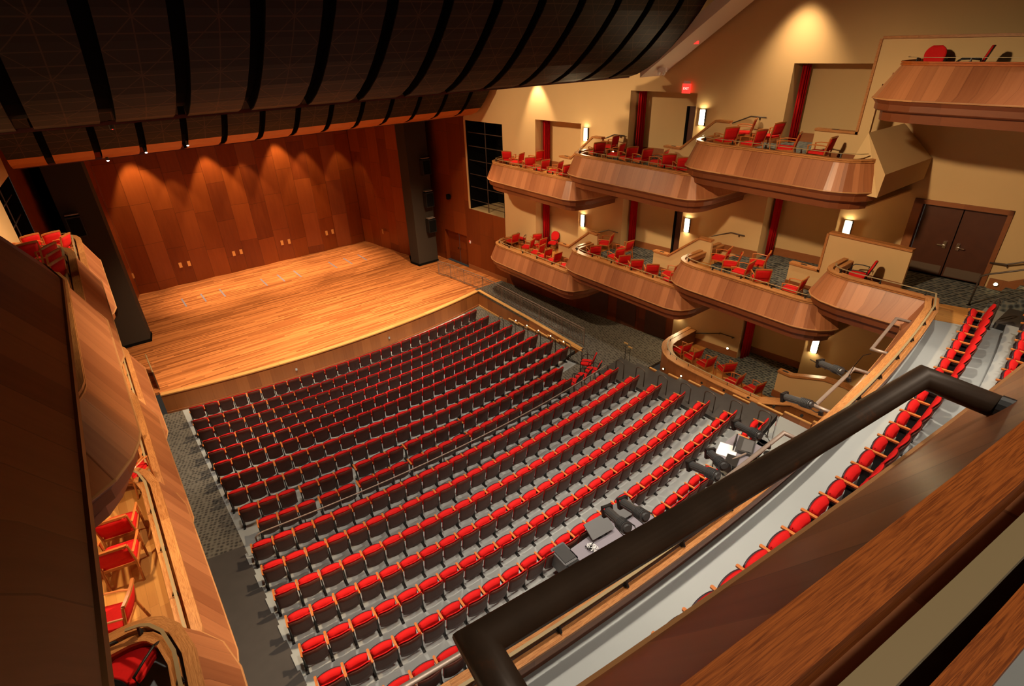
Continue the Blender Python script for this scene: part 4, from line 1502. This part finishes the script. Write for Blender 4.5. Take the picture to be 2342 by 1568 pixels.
for i, (x, y, z) in enumerate(((12.96, 3.15, 6.0), (12.96, 2.5, 6.3))):
    t = thing('step_light', 'small round glowing light above the mezzanine stairs on the right, ' + ('lower', 'upper')[i] + ' one', 'light', (x, y, z))
    MB().cyl((0.03, 0, 0), (-.02, 0, 0), .07, 14).build('bezel', 'chrome', t)
    MB().cyl((-.02, 0, 0), (-.028, 0, 0), .05, 14).build('lens', 'step_light_glass', t)
t = thing('stair_handrail', 'dark metal stair rail with a post rising at the mezzanine stairs, nearer one', 'handrail', (11.15, 3.28, 5.8))
MB().tube([(0, 0, 0), (.02, 0, .9), (.02, -.12, 1.0), (.02, -2.6, 2.2)], .025, 8).build('rail', 'dark_rail', t, True)
MB().cyl((0, 0, 0), (0, 0, .015), .06, 12).build('foot_plate', 'dark_rail', t)
t = thing('stair_handrail', 'dark wall-mounted handrail above the mezzanine stairs beside the double doors', 'handrail', (12.98, 3.4, 6.6))
MB().tube([(0, .1, 0), (0, -.3, .05), (0, -2.6, 1.2)], .025, 8).build('rail', 'dark_rail', t, True)
for y, z in ((-.3, .0), (-1.4, .55)):
    MB().box((.06, y, z), (.14, .03, .05)).build('bracket', 'dark_rail', t)
hand_loop(9.78, 2.5, 5.8, .1, .88, .1, 'dark hand loop at the right end of the mezzanine front row', 'mezzanine hand loops')

# small wall things by the stage
t = thing('wall_speaker', 'small black speaker on a bracket on the wood wall beside the right pier', 'speaker', (10.0, 30.0, 4.45))
MB().box((-.1, 0, 0), (.2, .22, .3)).build('cabinet', 'black_paint', t)
MB().cyl((0, 0, -.05), (.12, 0, -.05), .03, 8).build('bracket', 'black_metal', t)
t = thing('alarm_station', 'small white and red fire alarm station beside the stage door', 'alarm', (wx(28.3) - .03, 28.3, 1.83))
MB().box((0, 0, 0), (.05, .12, .16)).build('body', 'white_plastic', t)
MB().box((-.03, 0, .06), (.03, .08, .05)).build('lever', 'exit_red', t)
for s in (1, -1):
    for i, (z, h) in enumerate(((6.3, 1.3), (4.3, 1.3), (2.6, 1.2))):
        t = thing('hung_speaker', 'black %s on the front of the %s pier, %s' % ('loudspeaker', 'right' if s > 0 else 'left', ('topmost', 'middle', 'lowest')[i]), 'speaker', (s * 8.95, 31.06, z))
        MB().box((0, -.2, 0), (.55, .4, h * .7)).build('cabinet', 'black_metal', t)
        MB().box((0, -.41, 0), (.48, .02, h * .62)).build('grille', 'black_paint', t)
        MB().box((0, -.2, h * .42), (.5, .3, .04)).build('yoke', 'steel_pipe', t)
# lectern-like rail at left end of the stage
t = thing('stage_gate', 'short dark railing panel at the left edge of the stage', 'railing', (-8.35, 27.5, 0))
MB().box((0, -.9, .45), (.05, 1.8, .75)).build('panel', 'door_wood', t)
MB().cyl((0, .1, .9), (0, -1.9, .9), .025, 8).build('rail', 'rail_metal', t)
for y in (.1, -.9, -1.9):
    MB().cyl((0, y, 0), (0, y, .9), .02, 8).build('post', 'dark_rail', t)

# ------------------------------------------------------------------ theatre spotlights
def spotlight(front, rear, label, long=True, group=None):
    f, r = Vector(front), Vector(rear)
    t = thing('stage_spotlight', label, 'spotlight', rear, 0, group)
    d = (f - r)
    q = d.to_track_quat('Z', 'Y')
    t.rotation_mode = 'QUATERNION'
    t.rotation_quaternion = q
    # local z points to the lens
    mb = MB()
    mb.cyl((0, 0, -.06), (0, 0, .02), .06, 14, .095)
    mb.cyl((0, 0, .02), (0, 0, .2), .095, 14, .1)
    for k in range(6):
        mb.cyl((0, 0, -.03 + .035 * k), (0, 0, -.022 + .035 * k), .108, 14)
    mb.build('lamp_housing', 'fixture_black', t, False)
    mb = MB().cyl((0, 0, .2), (0, 0, .58 if long else .46), .078, 14, .085)
    mb.box((.08, 0, .38), (.02, .03, .3))
    mb.box((-.08, 0, .38), (.02, .03, .3))
    mb.build('lens_tube', 'fixture_black', t)
    z = .58 if long else .46
    mb = MB()
    for sx, sy in ((1, 0), (-1, 0), (0, 1), (0, -1)):
        mb.box((sx * .09, sy * .09, z + .02), (.02 if sx else .2, .02 if sy else .2, .07))
    mb.build('gel_frame', 'black_metal', t)
    MB().cyl((0, 0, z - .01), (0, 0, z), .075, 14).build('lens', 'chrome', t)
    mb = MB().tube([(.125, 0, .12), (.14, 0, -.05), (.1, -.08, -.2), (0, -.12, -.24), (-.1, -.08, -.2), (-.14, 0, -.05), (-.125, 0, .12)], .012, 6)
    mb.build('yoke', 'black_metal', t)
    MB().box((0, -.13, -.26), (.06, .09, .08)).build('clamp', 'black_metal', t)
    return t


spotlight((4.66, 4.62, 5.82), (4.38, 3.93, 5.97), 'black stage spotlight clamped high on the balcony pipe, farthest right', True, 'balcony spotlights')
spotlight((2.64, 4.42, 5.80), (2.53, 3.74, 5.97), 'black stage spotlight at the left end of the pipe by the floor-level box', True, 'balcony spotlights')
spotlight((0.96, 4.62, 5.78), (0.74, 3.88, 5.97), 'black spotlight above the white sheet on the tech table, open shutters', True, 'balcony spotlights')
spotlight((-.15, 4.55, 5.78), (-.56, 3.83, 5.97), 'ribbed grey-black spotlight beside the white sheet, lower left', False, 'balcony spotlights')
spotlight((-.80, 4.40, 5.76), (-.90, 3.75, 5.97), 'small black spotlight partly over red seats by the thick pipe', True, 'balcony spotlights')
spotlight((-2.86, 4.68, 5.75), (-3.07, 3.98, 5.97), 'left one of two black spotlights over the dark boards, shutters open', True, 'balcony spotlights')
spotlight((-2.52, 4.58, 5.75), (-2.65, 3.95, 5.97), 'right one of two black spotlights over the dark boards', True, 'balcony spotlights')

# lighting pipes in front of the balconies
def pipe_loop(xa, xb, r, z, rad, mat, label, back=.42, elbow=0.0):
    ya, yb = ay(xa, r), ay(xb, r)
    t = thing('lighting_pipe', label, 'pipe', (xa, ya, z))
    o3 = Vector((xa, ya, z))
    bk = lambda x, y: Vector((x * (1 + back / r), y - back, z - .0))
    pts = [bk(xa, ya) - o3, Vector((0, 0, 0)), Vector((xb, yb, z)) - o3, bk(xb, yb) - o3]
    MB().tube(pts, rad, 20).build('bent_pipe', mat, t, True)
    for p in (pts[0], pts[3]):
        MB().cyl(p + Vector((0, .02, 0)), p + Vector((0, .10, 0)), rad * 1.15, 16).build('socket', 'black_metal', t)
    return t


for i, (xa, xb, lb) in enumerate(((8.38, 6.1, 'empty steel lighting pipe before the mezzanine, farthest right'), (4.8, 2.62, 'steel lighting pipe carrying two spotlights near the floor-level box'), (1.25, -1.05, 'steel lighting pipe over the tech table, bent end showing'),
                                  (-2.3, -4.6, 'steel lighting pipe mostly hidden behind the thick dark pipe'), (-5.9, -8.2, 'empty steel lighting pipe before the mezzanine, farthest left'))):
    pipe_loop(xa, xb, 58.40, 5.93, .042, 'steel_pipe', lb)
up = pipe_loop(-5.82, -7.93, 61.80, 11.72, .047, 'bronze_pipe', 'thick dark bronze lighting pipe crossing the foreground diagonally', .36)

# white cable loops
t = thing('cable', 'thin black cable drooping from the mezzanine cap beside the spotlight', 'cable', (4.6, 3.4, 6.4))
MB().tube([(0.2, 0.15, .05), (.05, .25, .02), (-.15, .3, -.2), (-.25, .32, -.45)], .008, 6).build('cord', 'black_paint', t)

# ------------------------------------------------------------------ tech tables between the rear rows
def table(x0, x1, y0, y1, z, label):
    t = thing('tech_table', label, 'table', ((x0 + x1) / 2, (y0 + y1) / 2, 1.05))
    w2, d2 = (x1 - x0) / 2, (y1 - y0) / 2
    MB().box((0, 0, z - 1.05), (2 * w2, 2 * d2, .04)).build('tabletop', 'table_grey', t)
    for sx in (-1, 1):
        for sy in (-1, 1):
            MB().cyl((sx * (w2 - .08), sy * (d2 - .08), 0), (sx * (w2 - .08), sy * (d2 - .08), z - 1.07), .02, 8).build('leg', 'dark_rail', t)
    return t


table(-1.6, .9, 5.95, 6.75, 1.78, 'pale tech table behind the orchestra rows, left of the two')
table(-2.0, -1.0, 5.25, 5.8, 1.52, 'small grey table holding the white laptop close to the mezzanine front')
table(4.3, 5.7, 5.75, 6.65, 1.78, 'pale tech table behind the orchestra rows, right of the two')
t = thing('mixing_console', 'dark grey console case standing among the red seats by the pipe', 'console', (-1.75, 6.75, 1.30), R(-4))
MB().rbox((0, 0, .25), (.42, .62, .5), .05).build('case', 'grey_plastic', t)
MB().box((0, 0, .51), (.34, .5, .03)).build('lid', 'fixture_black', t)
MB().box((0, -.34, .45), (.3, .05, .08)).build('hinge', 'black_metal', t)
for i, (x, y) in enumerate(((-.62, 6.62), (.28, 6.62))):
    t = thing('monitor', 'flat dark board-like monitor back facing up, %s of the pair' % ('left' if i == 0 else 'right'), 'monitor', (x, y, 1.80), R(-6))
    MB().box((0, .05, .22), (.72, .04, .44), Matrix.Rotation(R(-62), 3, 'X')).build('screen_back', 'grey_plastic', t)
    MB().box((0, -.02, .06), (.1, .2, .12)).build('stand', 'fixture_black', t)
    MB().box((0, -.02, .012), (.3, .22, .02)).build('base', 'fixture_black', t)
t = thing('cable_bundle', 'tangle of white cables on the left tech table', 'cables', (-1.12, 6.4, 1.8))
random.seed(5)
for k in range(9):
    pts = [(random.uniform(-.12, .12), random.uniform(-.15, .15), random.uniform(.01, .1)) for _ in range(5)]
    MB().tube(pts, .008, 5).build('cord', 'white_plastic' if k % 3 else 'black_paint', t)
t = thing('laptop', 'white framed laptop with purple screen edge beside the mezzanine cap', 'laptop', (-1.5, 5.55, 1.55), R(4))
MB().box((0, 0, .02), (.62, .42, .03)).build('base', 'white_plastic', t)
MB().box((0, -.02, .04), (.52, .34, .012)).build('screen', 'purple_screen', t)
t = thing('cable_bundle', 'small blue and black cable bundle beside the white laptop', 'cables', (-2.25, 5.7, 1.06))
for k in range(7):
    pts = [(random.uniform(-.1, .1), random.uniform(-.25, .25), random.uniform(.01, .12)) for _ in range(4)]
    MB().tube(pts, .01, 5).build('cord', 'blue_cable' if k % 2 else 'black_paint', t)
tag(MB().box((4.72, 6.38, 1.815), (.62, .55, .012), Matrix.Rotation(R(20), 3, 'Z')).build('paper_sheet', 'paper_lit'), 'large brightly lit white sheet on the right tech table', 'paper')
t = thing('lighting_console', 'black lighting console with faders on the right tech table', 'console', (5.25, 6.1, 1.80), R(22))
MB().box((0, 0, .06), (.72, .5, .1), Matrix.Rotation(R(6), 3, 'X')).build('body', 'fixture_black', t)
MB().box((0, -.06, .115), (.6, .3, .012)).build('fader_strip', 'grey_plastic', t)
MB().box((-.1, .3, .2), (.5, .04, .28)).build('screen', 'black_metal', t)
t = thing('mic_stand', 'slim silver pole standing behind the last seats by the stairs', 'stand', (6.45, 5.85, 1.05))
MB().cyl((0, 0, 0), (-.1, -.03, 1.6), .022, 10).build('pole', 'chrome', t)
MB().cyl((0, 0, 0), (0, 0, .03), .16, 14).build('base', 'black_metal', t)
t = thing('lighting_console', 'second small black console at the near edge of the right table', 'console', (4.35, 6.0, 1.80), R(20))
MB().box((0, 0, .05), (.5, .35, .08)).build('body', 'black_metal', t)
MB().cyl((-.3, .25, .03), (.5, -.3, .1), .03, 10).build('tube', 'steel_pipe', t)

# ------------------------------------------------------------------ box chairs
def arm_chair():
    t = thing('armchair', 'x', 'chair')
    MB().rbox((0, .02, .43), (.50, .50, .09), .06).build('seat', 'red_fabric', t, bevel=.015)
    MB().slab(lambda u, v: (.25 * (2 * u - 1), -.22 - .10 * v - .03 * (1 - (2 * u - 1) ** 2), .50 + .38 * v), 6, 3, (0, -.05, .01)).build('backrest', 'red_fabric', t, True)
    mb = MB().slab(lambda u, v: (.262 * (2 * u - 1), -.33 - .03 * (1 - (2 * u - 1) ** 2), .865 + .045 * v + .02 * (1 - (2 * u - 1) ** 2)), 6, 1, (0, -.045, 0))
    mb.build('top_rail', 'chair_wood', t)
    for s in (-1, 1):
        MB().tube([(s * .27, -.28, .66), (s * .29, -.1, .68), (s * .30, .1, .68), (s * .29, .26, .65)], .022, 6, .7).build('armrest', 'arm_wood', t)
        MB().cyl((s * .27, .24, 0), (s * .285, .24, .65), .018, 6, .024).build('leg', 'chair_wood', t)
        MB().tube([(s * .25, -.32, 0), (s * .255, -.25, .42), (s * .26, -.34, .88)], .022, 6).build('leg', 'chair_wood', t)
    MB().box((0, .24, .385), (.5, .03, .05)).box((0, -.24, .385), (.5, .03, .05)).box((-.26, 0, .385), (.03, .5, .05)).box((.26, 0, .385), (.03, .5, .05)).build('seat_frame', 'chair_wood', t)
    return t


def black_chair():
    t = thing('conference_chair', 'x', 'chair')
    MB().rbox((0, .02, .46), (.50, .48, .07), .12).build('seat', 'red_fabric', t, bevel=.015)
    def bk(u, v):
        a = 2 * u - 1
        w_ = .24 * (math.sqrt(max(0, 1 - max(0, (v - .55) / .5) ** 2)) if v > .55 else (.8 + .2 * v / .55))
        return (w_ * a, -.22 - .14 * v - .03 * (1 - a * a), .52 + .46 * v)
    MB().slab(bk, 8, 8, (0, -.035, .005)).build('backrest', 'red_fabric', t, True)
    MB().slab(lambda u, v: (bk(u, v)[0] * 1.02, bk(u, v)[1] - .037, bk(u, v)[2]), 8, 8, (0, -.012, .003)).build('back_shell', 'black_metal', t, True)
    for s in (-1, 1):
        MB().tube([(s * .27, -.22, .48), (s * .29, -.24, .68), (s * .30, -.05, .70), (s * .30, .15, .69), (s * .28, .24, .62), (s * .27, .24, 0)], .016, 8).build('arm_frame', 'black_metal', t, True)
        MB().tube([(s * .26, -.22, .48), (s * .26, -.28, 0)], .016, 8).build('leg', 'black_metal', t, True)
    return t


PC = {}
def chair(kind, x, y, z, rz, label, group):
    if kind not in PC:
        PC[kind] = arm_chair() if kind == 'a' else black_chair()
        t = PC[kind]
        t.location = (x, y, z)
        t.rotation_euler = (0, 0, R(rz))
        t['label'] = label
        t['group'] = group
        return t
    return dup(PC[kind], (x, y, z), R(rz), label, group)


CH = {
    ('L', 1, 1): ([('a', 9.97, 23.59, 0), ('b', 10.7, 23.55, 100), ('a', 11.0, 22.75, -25), ('a', 9.91, 22.2, 25), ('a', 10.55, 21.93, 0), ('b', 11.35, 21.7, 115), ('a', 9.74, 21.18, 15), ('a', 9.62, 20.45, 0), ('a', 9.60, 19.7, 0), ('a', 9.55, 18.7, 20)], 0),
    ('L', 2, 1): ([('a', 9.60, 16.95, -30), ('a', 10.75, 17.3, 25), ('a', 10.75, 16.1, 0), ('a', 10.0, 15.95, -10), ('a', 9.6, 15.2, -30), ('a', 9.62, 14.45, -40), ('a', 9.70, 13.65, -45), ('a', 10.1, 13.0, 10), ('a', 9.6, 12.55, -20)], 0),
    ('L', 3, 1): ([('a', 10.55, 11.1, 15), ('a', 10.25, 10.45, 25), ('a', 9.85, 9.75, 5), ('a', 10.75, 9.65, 20), ('a', 9.77, 8.95, -50), ('a', 9.72, 7.75, 5)], 0),
    ('U', 1, 1): ([('a', 10.03, 23.75, -60), ('a', 9.80, 22.85, 20), ('a', 11.0, 22.7, 0), ('a', 9.67, 21.67, -30), ('a', 9.6, 20.67, 0), ('a', 9.7, 19.83, 20), ('a', 9.65, 19.0, -20)], 0),
    ('U', 2, 1): ([('a', 9.97, 17.4, -25), ('a', 10.86, 17.5, 10), ('a', 10.15, 16.5, 15), ('a', 10.01, 15.65, -20), ('a', 10.05, 14.95, -10), ('a', 10.1, 14.2, 20), ('a', 9.85, 13.55, -40), ('a', 9.7, 12.75, -40)], 0),
    ('U', 3, 1): ([('a', 10.0, 11.3, -25), ('a', 11.1, 11.3, 25), ('a', 10.0, 10.3, -10), ('a', 10.9, 10.2, -10), ('a', 10.0, 9.1, 20), ('a', 9.9, 8.0, 5)], 0),
    ('U', 1, -1): ([('a', -10.2, 23.35, 25), ('a', -9.65, 23.2, 25), ('a', -9.45, 22.4, 60)], 0),
    ('U', 2, -1): ([('a', -9.9, 17.5, 20), ('a', -9.62, 16.8, 55), ('a', -9.55, 16.1, 60), ('a', -9.52, 15.3, 60)], 0),
    ('L', 2, -1): ([('a', -9.6, 16.0, 30), ('a', -9.6, 14.9, 60), ('a', -9.6, 13.4, 50), ('a', -9.65, 12.5, 50)], 0),
    ('L', 3, -1): ([('a', -9.80, 9.55, -12), ('a', -9.72, 10.35, -12), ('a', -10.45, 9.85, 25), ('a', -10.6, 11.1, 80), ('a', -10.05, 8.2, 70), ('a', -9.4, 11.95, -40)], 0),
}
for (tier, k, s), (lst, _) in CH.items():
    z = LV[(tier, k)][1] + .38
    bn = '%s %s box %s' % (TN[tier], 'right' if s > 0 else 'left', {1: 'nearest the stage', 2: 'in the middle', 3: 'nearest the balcony'}[k])
    for i, (kd, x, y, rz) in enumerate(lst):
        zz = z + (.14 if (k > 1 and abs(x) > 10.6) else 0)
        lab = ('red wooden-armed chair' if kd == 'a' else 'red black-armed chair') + ' in the %s, %s from the stage' % (bn, ORD[i])
        chair(kd, x, y, zz, rz, lab, 'box chairs')
chair('b', 10.0, 6.0, 5.8, 15, 'lone round-backed red chair with black arms in the right mezzanine corner', 'box chairs')
chair('b', -9.75, 6.25, 5.8, -40, 'round-backed red chair with black arms in the left mezzanine corner', 'box chairs')
chair('b', 9.95, 5.75, 11.6, 100, 'red round-backed chair facing the hall in the upper right corner box', 'box chairs')
chair('b', 9.95, 4.95, 11.6, 15, 'red round-backed chair seen edge-on in the upper right corner box', 'box chairs')
for i, (x, y, rz) in enumerate(((10.35, 12.1, -10), (10.25, 11.45, -10), (10.15, 10.75, -10), (10.45, 9.95, -30), (9.75, 9.2, 0), (9.85, 8.4, -10))):
    chair('a', x, y, .36, rz, 'red armchair with wooden arms in the floor-level right box, %s from its rounded end' % ORD[i], 'box chairs')
for i, x in enumerate((5.3, 5.9, 6.55, 6.85)):
    r = 48.6 - (.55 if i == 3 else 0)
    chair('b', x, ay(x, r), 0.0, 10 + 8 * i, 'loose red round-backed chair behind the cross rail, %s from the seats' % ORD[i], 'box chairs')
